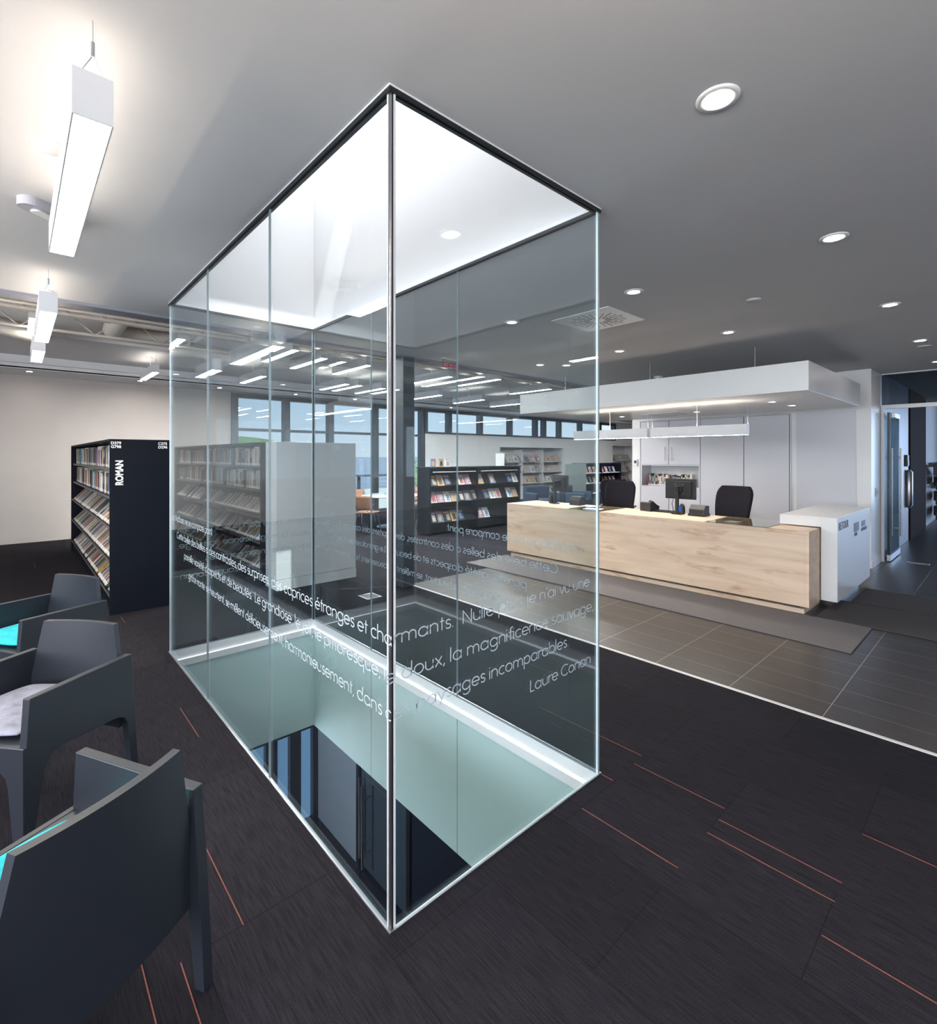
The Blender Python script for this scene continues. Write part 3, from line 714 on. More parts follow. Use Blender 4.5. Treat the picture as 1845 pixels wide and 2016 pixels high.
# air diffuser with radial slots
df = empty('air_diffuser', (3.70, 2.42, CE)); tag(df, 'square white swirl air diffuser with radial slots in the ceiling right of the glass', 'air diffuser')
obj('face_plate', MB().box(-.28, .28, -.28, .28, -.008, 0), M_lamw, df, bevel=.002)
sl = MB()
for k in range(24):
    a = k * 2 * PI / 24
    for (r0, r1) in ((.06, .12), (.135, .17), (.185, .215)) if k % 2 else ((.08, .235),):
        q = MB().box(r0, r1, -.004, .004, -.0095, -.0078); q.xform(Matrix.Rotation(a, 4, 'Z')); sl.join(q)
obj('slots', sl, M_gasket, df)
df2 = empty('air_diffuser', (7.1, 3.0 + .45, 2.12)); tag(df2, 'square air diffuser set flush in the underside of the desk canopy', 'air diffuser')
obj('face_plate', MB().box(-.28, .28, -.28, .28, -.008, 0), M_lamw, df2, bevel=.002)
q = obj('slots', MB().box(-.2, .2, -.2, -.19, -.0095, -.007).box(-.2, .2, .19, .2, -.0095, -.007).box(-.2, -.19, -.19, .19, -.0095, -.007).box(.19, .2, -.19, .19, -.0095, -.007), M_gasket, df2)
# emergency luminaire
el = empty('emergency_light', (.105, 3.07, CE), R(40)); tag(el, 'oblong ceiling emergency light with small lens, half hidden by the nearest pendant', 'emergency light')
def rrect(w, h, r, n=6):
    p = []
    for (cx, cy, a) in ((w / 2 - r, h / 2 - r, 0), (-w / 2 + r, h / 2 - r, 90), (-w / 2 + r, -h / 2 + r, 180), (w / 2 - r, -h / 2 + r, 270)):
        p += [(cx + r * math.cos(R(a + 90 * i / n)), cy + r * math.sin(R(a + 90 * i / n))) for i in range(n + 1)]
    return p
obj('body', MB().prism(rrect(.23, .09, .04), 'z', -.04, 0), pm('light_grey_plastic', (.42, .42, .48), .4), el, bevel=.008)
obj('lens', MB().prism(rrect(.12, .045, .02), 'z', -.048, -.039), M_label, el, bevel=.004)
# projector/camera dome on the canopy back
cm = empty('camera_dome', (7.0, 3.55, CE)); tag(cm, 'small white ceiling camera above the desk canopy', 'camera')
obj('mount', MB().lathe((0, 0, 0), [(0, -.02), (.06, -.02), (.06, 0)]), M_label, cm)
obj('body', MB().tube([(0, 0, -.02), (0, 0, -.06), (-.05, .0, -.10), (-.1, 0, -.13)], [.03, .045, .05, .035], 14), M_label, cm)
# edge-lit exit sign hung from the low ceiling, seen from its back
ex = empty('exit_sign', (3.88, 4.60, 2.535), R(186)); tag(ex, 'red exit sign hanging from the ceiling edge, seen reversed through the glass', 'exit sign')
obj('sign_plate', MB().box(-.13, .13, -.003, .003, 0, .125), glass_mat('sign_acrylic', (.75, .80, .82), .05), ex)
obj('mount', MB().box(-.13, .13, -.015, .015, .125, .134), M_alup, ex)
q = text_mb('SORTIE', .070, .0005, 1.1, 'CENTER'); q.xform(face_mat((-.01, -.0045, .03), (1, 0, 0))); obj('lettering', q, M_red, ex)

# exposed structure above the reading room
def joist_x(y, x0, x1, zb, zt, label):
    mb = MB().box(x0, x1, y - .02, y + .02, zb, zb + .03).box(x0, x1, y - .02, y + .02, zt - .03, zt)
    n = int((x1 - x0) / .35); up = True
    for i in range(n):
        a = x0 + (x1 - x0) * i / n; b = x0 + (x1 - x0) * (i + 1) / n
        mb.tube([(a, y, zb + .015 if up else zt - .015), (b, y, zt - .015 if up else zb + .015)], .010, 5); up = not up
    o = obj('roof_joist', mb, M_joist); tag(o, label, 'roof joist', 'open web roof joists above the reading room')
for y, lb in ((5.35, 'cream open web steel joist just past the low ceiling edge'), (6.05, 'cream open web steel joist, second past the low ceiling edge'), (6.8, 'cream open web steel joist, third past the low ceiling edge'), (7.75, 'cream open web steel joist, fourth past the low ceiling edge')):
    joist_x(y, -4.9, 20.5 if y < 7.2 else 1.8, 2.99, 3.34, lb)
for x, lb in ((.55, 'cream steel beam pair crossing the opening right of the small pendants'), (3.6, 'cream steel beam crossing above the glass enclosure far end'), (8.6, 'cream steel beam crossing above the magazine display'), (-1.6, 'cream steel beam crossing at the far left of the opening')):
    o = obj('cross_beam', MB().box(x, x + .05, 4.95, 7.29, 3.35, 3.43).box(x + .12, x + .17, 4.95, 7.29, 3.35, 3.43), M_joist); tag(o, lb, 'beam', 'cross beams above the reading room')
d1 = MB().tube([(1.84, 7.98, 3.13), (1.15, 7.98, 3.12), (1.0, 7.94, 3.12), (.93, 7.85, 3.12), (.92, 7.7, 3.12), (.92, 6.95, 3.13)], .105, 20)
o = obj('round_duct', d1, M_duct); tag(o, 'white round air duct with an elbow under the roof, beside the enclosure left edge', 'air duct')
d2 = MB().tube([(-4.5, 8.1, 3.02), (-.35, 8.1, 3.02), (-.15, 8.15, 3.06), (.1, 8.2, 3.02), (.3, 8.2, 3.0)], .11, 8)
o = obj('round_duct', d2, M_duct); tag(o, 'white air duct with angular elbow under the roof at the left picture edge', 'air duct')

for i, (y, z, lb) in enumerate(((5.6, 2.92, 'thin cream conduit running along under the joists, nearest the low ceiling edge'), (6.4, 2.97, 'thin cream conduit under the joists, second from the low ceiling edge'), (7.2, 3.08, 'thin cream conduit under the joists, furthest from the low ceiling edge'))):
    o = obj('conduit', MB().tube([(-4.8, y, z), (1.8 if y > 7 else 20, y, z)], .016, 8), M_joist); tag(o, lb, 'pipe', 'conduits under the roof joists')

# ------------------------------------------------------------------ bookcases
BOOKC = [('black', (.02, .02, .022)), ('cream', (.55, .48, .38)), ('white', (.68, .66, .62)), ('red', (.35, .03, .03)), ('navy', (.03, .05, .14)), ('brown', (.14, .075, .045)), ('grey', (.25, .25, .26)),
         ('ochre', (.48, .27, .08)), ('green', (.05, .13, .08)), ('tan', (.42, .32, .22)), ('white', (.72, .70, .68)), ('cream', (.60, .54, .45)), ('black', (.035, .03, .03)), ('blue', (.06, .20, .36))]
book_protos = []
for k, (cn, cc) in enumerate(BOOKC):
    rr = random.Random(k); t = .024 + .022 * rr.random(); h = .185 + .05 * rr.random(); d = .13 + .03 * rr.random()
    # spine faces -X, thickness along Y, origin at the spine foot
    mb = MB().box(0, .002, 0, t, 0, h).box(.002, d, 0, .002, 0, h).box(.002, d, t - .002, t, 0, h)
    mb.box(.002, d - .004, .002, t - .002, .003, h - .003, 1)
    mb.box(-.0006, 0, t * .1, t * .9, .006, .034, 2)
    mb.box(-.0006, 0, t * .3, t * .7, h * .45, h * .85, 3 if k % 2 else 1)
    m = pm('book_cover_%d' % k, cc, .5, noise=.15, nscale=40)
    book_protos.append((cn, t, h, d, mesh_of('book', mb, [m, M_papr, M_label, M_label if sum(cc) < .4 else M_navy])))
def bookcase(name_label, xf, y0, y1, zs, tilt, ends, far_label, nlim, seedv, sidedir=-1):
    """xf: face plane (faces -X); shelves: z list (two upright, three tilted)"""
    depth = .25
    t = empty('bookcase', (xf + .255, (y0 + y1) / 2, 0)); tag(t, name_label, 'bookcase', None)
    wpart('end_panel', MB().box(xf, xf + .51, y0, y0 + .022, 0.0, 1.66), M_navy, t, bevel=.002)
    wpart('end_panel', MB().box(xf, xf + .51, y1 - .022, y1, 0.0, 1.66), M_navy, t, bevel=.002)
    wpart('top_panel', MB().box(xf, xf + .51, y0 + .022, y1 - .022, 1.64, 1.662), M_navy, t)
    wpart('centre_panel', MB().box(xf + .25, xf + .26, y0 + .022, y1 - .022, .06, 1.63), M_navy, t)
    wpart('plinth', MB().box(xf + .03, xf + .48, y0 + .022, y1 - .022, 0, .09), M_navy, t)
    nb = max(2, round((y1 - y0) / .88))
    for i in range(1, nb):
        y = y0 + (y1 - y0) * i / nb
        wpart('upright', MB().box(xf + .2, xf + .25, y - .012, y + .012, .09, 1.63), M_navy, t)
    for j, z in enumerate(zs):
        if j < 2:
            mb = MB().box(xf + .03, xf + .25, y0 + .022, y1 - .022, z - .018, z)
            wpart('shelf', mb, M_navy, t)
            q = MB().box(xf + .026, xf + .029, y0 + .03, y1 - .03, z - .022, z + .004); wpart('label_rail', q, M_greyrail, t)
        else:
            ca, sa = math.cos(tilt), math.sin(tilt); x_, z_ = xf + .012, z
            # tilted tray: foot ledge at the front lip, back plate leaning away
            A = (x_, z_); B = (x_ + .20 * ca * 1.0, z_ - .20 * sa * .55)
            mb = MB().prism([(A[0], A[1] + .012), (A[0] - .008, A[1] - .004), (B[0], B[1] - .01), (B[0], B[1])], 'y', y0 + .024, y1 - .024)
            wpart('tilted_shelf', mb, M_navy, t)
            q = MB().box(x_ - .010, x_ - .006, y0 + .03, y1 - .03, z_ - .010, z_ + .012); wpart('label_rail', q, M_greyrail, t)
    # books
    rr = random.Random(seedv); allb = []
    for j, z in enumerate(zs):
        y = y0 + .04
        while y < y1 - .09:
            k = rr.randrange(len(book_protos)); cn, bt, bh, bd, me = book_protos[k]
            if rr.random() < .035: y += .06 + .1 * rr.random()
            lean = 0
            allb.append((j, y, k, rr.uniform(.0, .012), rr.uniform(-.02, .02)))
            y += bt + .002
    allb.sort(key=lambda b: b[1])
    rows = ['top shelf', 'second shelf', 'upper tilted shelf', 'middle tilted shelf', 'bottom tilted shelf']
    stuff = MB(); smats = []
    for n, (j, y, k, dx, ang) in enumerate(allb):
        cn, bt, bh, bd, me = book_protos[k]
        if j < 2: loc = (xf + .06 + dx, y, zs[j] + .0005); rot = (0, 0, 0)
        else: loc = (xf + .02 + dx * .5, y, zs[j] + .008); rot = (0, tilt, 0)
        if n < nlim:
            o = bpy.data.objects.new('book', me); COL.objects.link(o); o.location = loc; o.rotation_euler = rot
            near = 'near end' if y < y0 + .55 else 'further along'
            tag(o, '%s %s book from the near end, %s of %s' % (nth((cn, j, far_label)), cn, rows[j], far_label), 'book', 'books on the shelves of ' + far_label)
        else:
            M = Matrix.Translation(loc) @ Matrix.Rotation(rot[1], 4, 'Y')
            q = MB().box(0, bd, 0, bt, 0, bh, k).box(.004, bd - .006, .003, bt - .003, bh, bh + .0005, len(book_protos)).box(-.0006, 0, bt * .1, bt * .9, .006, .034, len(book_protos) + 1); q.xform(M); stuff.join(q)
    so = obj('book_rows', stuff, [p[4].materials[0] for p in book_protos] + [M_papr, M_label])
    tag(so, 'densely packed rows of books at the far end of ' + far_label, 'books', None, 'stuff')
    return t
M_greyrail = pm('grey_label_rail', (.11, .105, .10), .5, noise=.1, nscale=30)
ZS = [1.38, 1.10, .82, .50, .17]
bc1 = bookcase('black steel double-sided bookcase lettered ROMAN on its end panel', .659, 5.742, 10.09, ZS, R(42), None, 'the bookcase lettered ROMAN', 150, 3)
bc2 = bookcase('black steel bookcase seen through the glass, its end against the white shelf end box', 2.10, 5.56 + .32, 10.09, ZS, R(42), None, 'the bookcase behind glass', 150, 5)
def endtext(parent, txt, size, org, xdir, ydir, m, bold=.0, sx=1.0):
    q = text_mb(txt, size, bold); q.xform(Matrix.Diagonal((sx, 1, 1, 1))); q.xform(face_mat(org, xdir, ydir)); return wpart('lettering', q, m, parent)
M_wtext = pm('white_vinyl', (.85, .85, .85), .6)
endtext(bc1, 'ROMAN', .082, (.762, 5.7405, 1.222), (0, 0, 1), (-1, 0, 0), M_wtext, .0035, .80)
endtext(bc1, 'D379', .036, (.668, 5.7405, 1.612), (1, 0, 0), (0, 0, 1), M_wtext, .0012)
endtext(bc1, 'G798', .036, (.668, 5.7405, 1.577), (1, 0, 0), (0, 0, 1), M_wtext, .0012)
endtext(bc1, 'C375', .036, (1.052, 5.7405, 1.612), (1, 0, 0), (0, 0, 1), M_wtext, .0012)
endtext(bc1, 'D296', .036, (1.052, 5.7405, 1.577), (1, 0, 0), (0, 0, 1), M_wtext, .0012)
# white shelf end box
wb = empty('shelf_end_box', (2.65, 5.6, 0)); tag(wb, 'tall white boxed shelf end standing behind the glass enclosure', 'cabinet')
wpart('body', MB().box(2.15, 3.14, 5.54, 5.86, .12, 1.66), M_lamw, wb, bevel=.003)
wpart('plinth', MB().box(2.15, 3.14, 5.53, 5.86, 0, .115), M_lamw, wb)

# magazine display, black, seen through the right glass panel
def magazine_mesh(k, wd=.16, ht=.22):
    rr = random.Random(100 + k)
    pal = [(.6, .58, .55), (.45, .05, .06), (.03, .03, .04), (.65, .35, .12), (.10, .22, .42), (.55, .25, .35), (.30, .32, .30), (.7, .7, .68)]
    a, b, c_ = rr.sample(range(8), 3)
    ms = [pm('mag_%d' % i, pal[i], .35, noise=.15, nscale=30) for i in (a, b, c_)]
    mb = MB().box(-wd / 2, wd / 2, 0, .005, 0, ht, 0)
    mb.box(-wd * .42, wd * .42, -.0008, 0, ht * .8, ht * .93, 1)
    x0 = rr.uniform(-.4, -.1) * wd; mb.box(x0, x0 + wd * .5, -.0008, 0, ht * .12, ht * .7, 2)
    mb.box(wd * .1, wd * .4, -.0012, -.0008, ht * .2, ht * .3, 1)
    return mesh_of('magazine', mb, ms)
MAGS = [magazine_mesh(k) for k in range(10)]
md = empty('magazine_display', (6.98, 7.5, 0)); tag(md, 'black magazine display shelving seen through the right glass panel', 'magazine rack')
wpart('end_panel', MB().box(5.72, 5.76, 7.37, 7.75, 0, 1.27), M_navy, md, bevel=.003); wpart('end_panel', MB().box(8.21, 8.25, 7.37, 7.75, 0, 1.27), M_navy, md, bevel=.003)
wpart('top_panel', MB().box(5.72, 8.25, 7.33, 7.78, 1.27, 1.29), M_navy, md); wpart('back_panel', MB().box(5.76, 8.21, 7.62, 7.64, 0, 1.27), M_navy, md)
wpart('upright', MB().box(6.97, 7.0, 7.40, 7.62, 0, 1.27), M_navy, md)
for zr in (.92, .60, .22):
    wpart('sloped_shelf', MB().prism([(7.38, zr), (7.38, zr + .015), (7.405, zr + .012), (7.53, zr + .27), (7.55, zr + .27), (7.42, zr)], 'x', 5.76, 8.21), M_navy, md)
wpart('sign_rail', MB().box(5.80, 6.9, 7.36, 7.37, 1.19, 1.205).box(7.05, 8.15, 7.36, 7.37, 1.19, 1.205), M_label, md)
n = 0
rowsn = {0: 'top row', 1: 'middle row', 2: 'bottom row'}
for r_, zr in enumerate((.92, .60, .22)):
    x = 5.86
    while x < (8.15 if r_ < 2 else 7.4):
        if random.random() > .12:
            o = bpy.data.objects.new('magazine', MAGS[n % 10]); COL.objects.link(o); o.location = (x, 7.402, zr + .016); o.rotation_euler = (R(-27), 0, 0)
            tag(o, '%s magazine from the left in the %s of the black display' % (nth(('md', r_)), rowsn[r_]), 'magazine', 'magazines on the black display')
        n += 1; x += .175
for (x, lb) in ((5.95, 'small patterned book standing on top of the black display, leftmost'), (6.15, 'small book standing on top of the black display, second from left'), (6.3, 'small white booklet standing on top of the black display')):
    o = bpy.data.objects.new('display_book', MAGS[int(x * 10) % 10]); COL.objects.link(o); o.location = (x, 7.55, 1.291); o.scale = (.75, 2, .72); tag(o, lb, 'book', 'books on the display top')
pf = empty('picture_frame', (7.8, 7.55, 1.291)); tag(pf, 'white framed notice standing at the right end of the display top', 'picture frame')
obj('frame', MB().box(-.13, .13, 0, .015, 0, .02).box(-.13, .13, 0, .015, .25, .27).box(-.13, -.115, 0, .015, .02, .25).box(.115, .13, 0, .015, .02, .25), M_label, pf)
obj('sheet', MB().box(-.115, .115, .006, .01, .02, .25), M_alup, pf)

# pale periodical shelving in the far alcoves
def alcove_shelving(x0, x1, z0, z1, bays, levels, label, magl):
    t = empty('periodical_shelving', ((x0 + x1) / 2, 11.8, z0)); tag(t, label, 'magazine shelves')
    for i in range(bays + 1):
        x = x0 + (x1 - x0) * i / bays; wpart('upright', MB().box(x - .025, x + .025, 11.6, 12.0, z0, z1), M_alup, t)
    for z in levels:
        wpart('shelf', MB().box(x0, x1, 11.60, 11.98, z - .02, z), M_alup, t)
        wpart('sloped_board', MB().prism([(11.64, z), (11.66, z), (11.83, z + .27), (11.81, z + .27)], 'x', x0 + .03, x1 - .03), M_tan, t)
    wpart('back_panel', MB().box(x0, x1, 11.98, 12.0, z0, z1), M_alup, t)
    k = 0
    for li, z in enumerate(levels):
        x = x0 + .25
        while x < x1 - .15:
            if random.random() > .25:
                o = bpy.data.objects.new('magazine', MAGS[(k * 3 + li) % 10]); COL.objects.link(o); o.location = (x, 11.625, z + .002); o.rotation_euler = (R(-32), 0, 0); o.scale = (1.25, 1, 1.1)
                tag(o, nth((magl, li)) + ' magazine from the left on the %s shelf of ' % ('top', 'second', 'third', 'lowest')[li] + magl, 'magazine', 'magazines in ' + magl)
            k += 1; x += .30
M_tan = pm('tan_board', (.45, .40, .34), .6, noise=.05, nscale=10)
alcove_shelving(11.96, 15.35, 0, 1.72, 3, (1.30, .93, .55, .15), 'pale grey magazine shelving of three bays set in the far white wall', 'the three-bay wall shelving')
alcove_shelving(18.83, 20.47, .26, 1.9, 1, (1.30, .82, .34), 'pale magazine shelving set in the far wall niche beside the cabinets', 'the wall niche beside the cabinets')
# low panel and black rack near the far wall
gp = obj('end_screen', MB().box(12.9, 14.0, 9.6, 9.65, 0, 1.25), M_green, bevel=.003); tag(gp, 'grey green screen panel standing before the far white wall', 'screen')
br_ = empty('low_rack', (15.3, 9.9, 0)); tag(br_, 'low black rack with magazines behind the office chairs, by the green screen', 'magazine rack')
wpart('body', MB().box(14.1, 16.6, 10.2, 10.25, 0, 1.25).box(14.1, 14.14, 9.85, 10.2, 0, 1.25).box(16.56, 16.6, 9.85, 10.2, 0, 1.25).box(15.3, 15.34, 9.85, 10.2, 0, 1.25), M_navy, br_)
for z in (.9, .55, .2): wpart('shelf', MB().box(14.14, 16.56, 9.87, 10.2, z, z + .02), M_lamw, br_)
k = 0
for z, rn in ((.921, 'top'), (.571, 'middle')):
    for i in range(9):
        x = 14.3 + i * .25
        if i == 4: continue
        o = bpy.data.objects.new('magazine', MAGS[(k * 7) % 10]); COL.objects.link(o); o.location = (x, 9.95, z); o.rotation_euler = (R(-20), 0, 0); k += 1
        tag(o, '%s magazine from the left on the %s shelf of the low black rack' % (nth(('br', rn)), rn), 'magazine', 'magazines on the low black rack')

# ------------------------------------------------------------------ reception
dk = empty('reception_desk', (5.85, 3.25, 0)); tag(dk, 'long pale maple veneer reception desk with recessed plinth', 'reception desk')
wpart('front_panel', MB().box(5.51, 5.545, 1.345, 5.19, .075, .755), M_maple, dk, bevel=.0015)
wpart('end_panel', MB().box(5.51, 6.15, 1.311, 1.345, .075, .755), M_maple, dk, bevel=.0015)
wpart('end_panel', MB().box(5.545, 6.15, 5.15, 5.19, .075, .755), M_maple, dk, bevel=.0015)
wpart('countertop', MB().box(5.51, 6.20, 1.311, 5.19, .756, .79), M_maple, dk, bevel=.0015)
wpart('plinth', MB().box(5.55, 6.1, 1.36, 5.15, 0, .045), M_maple, dk)
wpart('shaded_reveal', MB().box(5.60, 6.1, 1.41, 5.10, .045, .075), M_gasket, dk)  # recess below the panels coloured black to deepen its shade
for (y0, y1, x1, lb) in ((1.653, 2.258, 6.13, 'clear glass blotter plate on the right end of the maple counter'), (3.572, 4.063, 6.13, 'clear glass blotter plate on the counter left of the telephone')):
    o = obj('glass_plate', MB().box(5.485, x1, y0, y1, .7915, .7995), glass_mat('counter_glass', (.80, .80, .74), .07) if 'counter_glass' not in MATS else MATS['counter_glass'], bevel=.0008); tag(o, lb, 'glass plate')
def sheet(x, y, w_, h_, rz, m, lb, z=.7905, cat='paper'):
    o = obj('paper_sheet', MB().box(-w_ / 2, w_ / 2, -h_ / 2, h_, 0, .0008), m, loc=(0, 0, 0)); o.location = (x, y, z); o.rotation_euler = (0, 0, rz); tag(o, lb, cat)
M_kraft = pm('kraft_paper', (.42, .31, .13), .7, noise=.05, nscale=10)
sheet(5.95, 2.12, .26, .14, .1, M_kraft, 'brown kraft sheet under the right glass plate')
sheet(5.75, 2.05, .15, .09, -.2, M_label, 'white slip under the right glass plate', .7908)
sheet(5.70, 3.75, .18, .16, .3, M_label, 'white paper sheet on the counter near the left glass plate', .8)
sheet(5.95, 3.98, .2, .14, -.3, M_label, 'white paper sheet behind the left glass plate', .8)
# return box
rb = empty('return_box', (6.68, 1.41, 0)); tag(rb, 'white book return box with slots and the word RETOUR, at the desk end', 'return box')
RX0, RX1, RY0, RY1 = 5.88, 7.46, 1.166, 1.657
wpart('body', MB().box(RX0, RX1, RY0, 1.30, .083, .90).box(6.22, RX1, 1.30, RY1, .083, .90).box(RX0, 6.22, 1.30, RY1, .80, .90), M_lamw, rb, bevel=.002)
wpart('foot', MB().box(6.25, 7.3, 1.25, 1.6, 0, .083), M_alu, rb)
wpart('slot', MB().box(6.61, 6.84, 1.163, 1.1655, .69, .785), M_black, rb)
wpart('slot', MB().box(6.99, 7.17, 1.163, 1.1655, .715, .775), M_black, rb)
endtext(rb, 'RETOUR', .108, (5.925, 1.1645, .775), (1, 0, 0), (0, 0, 1), M_black, .001)
endtext(rb, 'LIVRES', .05, (6.62, 1.1645, .645), (1, 0, 0), (0, 0, 1), M_black, .001)
endtext(rb, 'DOCUMENTS', .05, (6.96, 1.1645, .665), (1, 0, 0), (0, 0, 1), M_black, .001)
# canopy
cn = empty('desk_canopy', (6.66, 3.12, 2.12)); tag(cn, 'white floating canopy hung from the ceiling above the reception desk', 'canopy')
wpart('body', MB().box(5.51, 7.81, 1.315, 4.93, 2.12, 2.40), M_lamw, cn, bevel=.002)
for (x, y) in ((5.9, 1.9), (5.9, 4.4), (7.4, 1.9), (7.4, 4.4), (5.9, 3.1), (7.4, 3.1)):
    wpart('hanger', MB().tube([(x, y, 2.40), (x, y, CE)], .004, 6), M_alu, cn)
# wall cabinets, flush in the reception wall
wc = empty('wall_cabinet', (8.45, 3.9, 0)); tag(wc, 'white wall cabinet with two upper doors and an open niche behind the desk', 'cabinet')
WX = 8.47
FX0, FX1 = WX - .022, WX - .001
def door(parent, y0, y1, z0, z1, hy=None, hz=None):
    d = wpart('door', MB().box(FX0, FX1 - .004, y0 + .005, y1 - .005, z0 + .005, z1 - .005), M_lam, parent, bevel=.001)
    if hy is not None:
        q = MB().tube([(FX0 - .03, hy, hz[0]), (FX0 - .03, hy, hz[1])], .008, 8)
        for z in (hz[0] + .03, hz[1] - .03): q.tube([(FX0, hy, z), (FX0 - .03, hy, z)], .005, 6)
        h = wpart('handle', q, M_steel, d)
    return d
door(wc, 4.09, 4.62, 1.35, 2.12, 4.15, (1.42, 1.66)); door(wc, 3.55, 4.09, 1.35, 2.12, 4.03, (1.42, 1.66))
door(wc, 4.09, 4.62, .10, .96); door(wc, 3.55, 4.09, .10, .96)
# niche box (projects slightly, shelf depth shown)
NX = WX - .30
wpart('niche', MB().box(WX - .022, WX + .32, 3.555, 3.575, .96, 1.35).box(WX - .022, WX + .32, 4.595, 4.615, .96, 1.35).box(WX - .022, WX + .32, 3.575, 4.595, .955, .972).box(WX - .022, WX + .32, 3.575, 4.595, 1.333, 1.35), M_lam, wc)
wpart('dark_gap_backing', MB().box(FX1 - .002, FX1, 3.55, 4.62, .1, .955).box(FX1 - .002, FX1, 3.55, 4.62, 1.351, 2.12), M_gasket, wc)  # black backing added so the gaps between doors look dark
wpart('plinth', MB().box(FX0 + .01, FX1, 3.55, 4.62, 0, .09), M_lamw, wc)
wt = empty('tall_cabinet', (8.45, 2.9, 0)); tag(wt, 'tall white cabinet with two full-height doors behind the office chair', 'cabinet')
wpart('dark_gap_backing', MB().box(FX1 - .002, FX1, 2.255, 3.55, .1, 2.12), M_gasket, wt)  # black sheet behind the tall doors that darkens their gaps
door(wt, 2.88, 3.55, .10, 2.12, 2.95, (.42, .80)); door(wt, 2.255, 2.88, .10, 2.12, 2.82, (.42, .80))
wpart('plinth', MB().box(FX0 + .01, FX1, 2.255, 3.55, 0, .09), M_lamw, wt)
fr_ = MB().box(FX0, FX1, 2.235, 2.25, 0, 2.14).box(FX0, FX1, 4.625, 4.64, 0, 2.14).box(FX0, FX1, 2.25, 4.625, 2.125, 2.14)
struct('trim_6', fr_, M_lam)
struct('door_1', MB().box(WX - .012, WX - .001, 1.47, 2.17, .1, 2.13), M_lam)
th = empty('thermostat', (8.455, 4.72, 1.38)); tag(th, 'small white wall thermostat left of the cabinets', 'thermostat')
obj('body', MB().box(-.02, .014, -.035, .035, -.06, .06), M_label, th, bevel=.004); obj('screen', MB().box(-.022, -.0205, -.02, .02, -.01, .04), M_black, th)
sw = empty('light_switch', (8.8, 1.302, 1.0)); tag(sw, 'white light switch plate on the wall end before the glass doors', 'light switch')
obj('plate', MB().box(-.04, .04, -.005, .005, -.06, .06), M_label, sw, bevel=.002); obj('toggle', MB().box(-.012, .012, -.009, -.0055, -.03, .03), M_gasket, sw)
# books standing in the niche (shelf 12 cm deep in front of the wall)
y = 4.50; k = 0
while y > 3.72:
    j = (k * 5 + 3) % len(book_protos); cnm, bt, bh, bd, me = book_protos[j]
    o = bpy.data.objects.new('book', me); COL.objects.link(o); o.location = (WX + .03, y - bt * .8, .9725); o.scale = (1, .8, .85 + .1 * math.sin(k * 2.3))
    tag(o, '%s %s book from the left in the open cabinet niche' % (nth(('n', cnm)), cnm), 'book', 'books in the cabinet niche')
    y -= bt * .8 + .003; k += 1

def monitor(x, y, rz, label):
    t = empty('monitor', (x, y, .79), rz); tag(t, label, 'monitor')
    # back faces local -X
    obj('screen_housing', MB().box(0, .03, -.19, .19, .18, .43).box(-.02, 0, -.14, .14, .21, .40), M_black, t, bevel=.006)
    obj('display', MB().box(.0305, .032, -.18, .18, .19, .42), M_gasket, t)
    obj('pole', MB().box(-.10, -.065, -.018, .018, .0, .34), M_black, t, bevel=.003)
    obj('arm', MB().box(-.07, -.02, -.045, .045, .26, .34).box(-.025, -.015, -.06, .06, .24, .37), M_black, t, bevel=.003)
    obj('foot', MB().box(-.13, -.03, -.05, .05, 0, .012), M_black, t, bevel=.003)
    obj('cable', MB().tube([(-.02, .06, .22), (-.05, .08, .12), (-.02, .07, .02), (.03, .1, .005)], .004, 6), M_black, t)
    for (a, b) in ((-.05, .36), (.05, .36), (-.05, .25), (.05, .25)):
        obj('screw', MB().tube([(-.021, a, b), (-.027, a, b)], .004, 8), M_alu, t)
    return t
monitor(6.08, 2.80, R(0), 'black computer monitor on a pole stand, seen from behind at the middle of the desk')
monitor(6.05, 4.62, R(-18), 'black computer monitor at the left end of the desk, seen through the glass')
def phone(x, y, rz, label):
    t = empty('telephone', (x, y, .7905), rz); tag(t, label, 'telephone')
    obj('base', MB().prism([(-.09, 0), (.09, 0), (.09, .03), (-.06, .115), (-.09, .11)], 'y', -.08, .08), M_black, t, bevel=.005)
    obj('handset', MB().tube([(-.075, -.065, .125), (-.02, -.065, .115), (.04, -.065, .075), (.085, -.065, .045)], [.022, .014, .014, .022], 10), M_black, t)
    obj('stand', MB().box(-.085, -.03, -.07, .07, 0, .02), M_gasket, t)
phone(6.1, 3.21, R(-10), 'black desk telephone left of the middle monitor')
pr = empty('receipt_printer', (6.02, 2.545, .7905), R(0)); tag(pr, 'black receipt printer right of the middle monitor', 'printer')
obj('body', MB().prism([(-.075, 0), (.08, 0), (.08, .12), (-.02, .13), (-.075, .075)], 'y', -.09, .09), M_black, pr, bevel=.01)
obj('base', MB().box(-.085, .085, -.095, .095, 0, .03), M_black, pr, bevel=.004)
obj('badge', MB().box(-.0005, .02, -.03, .0, .1305, .1315), M_alu, pr)
sc_ = empty('barcode_scanner', (6.0, 2.74, .7905)); tag(sc_, 'black hooded barcode scanner with blue glint beside the monitor pole', 'scanner')
obj('hood', MB().tube([(0, 0, .13), (-.005, 0, .10), (-.01, 0, .05), (0, 0, .01)], [.015, .035, .04, .035], 14), M_black, sc_)
obj('window', MB().box(-.052, -.048, -.015, .015, .04, .1), pm('blue_lens', (.02, .1, .5), .1), sc_)
s2 = empty('barcode_scanner', (5.98, 4.72, .7905)); tag(s2, 'black hooded barcode scanner at the desk left end, seen through the glass', 'scanner')
obj('hood', MB().tube([(0, 0, .13), (-.005, 0, .10), (-.01, 0, .05), (0, 0, .01)], [.015, .035, .04, .035], 14), M_black, s2)
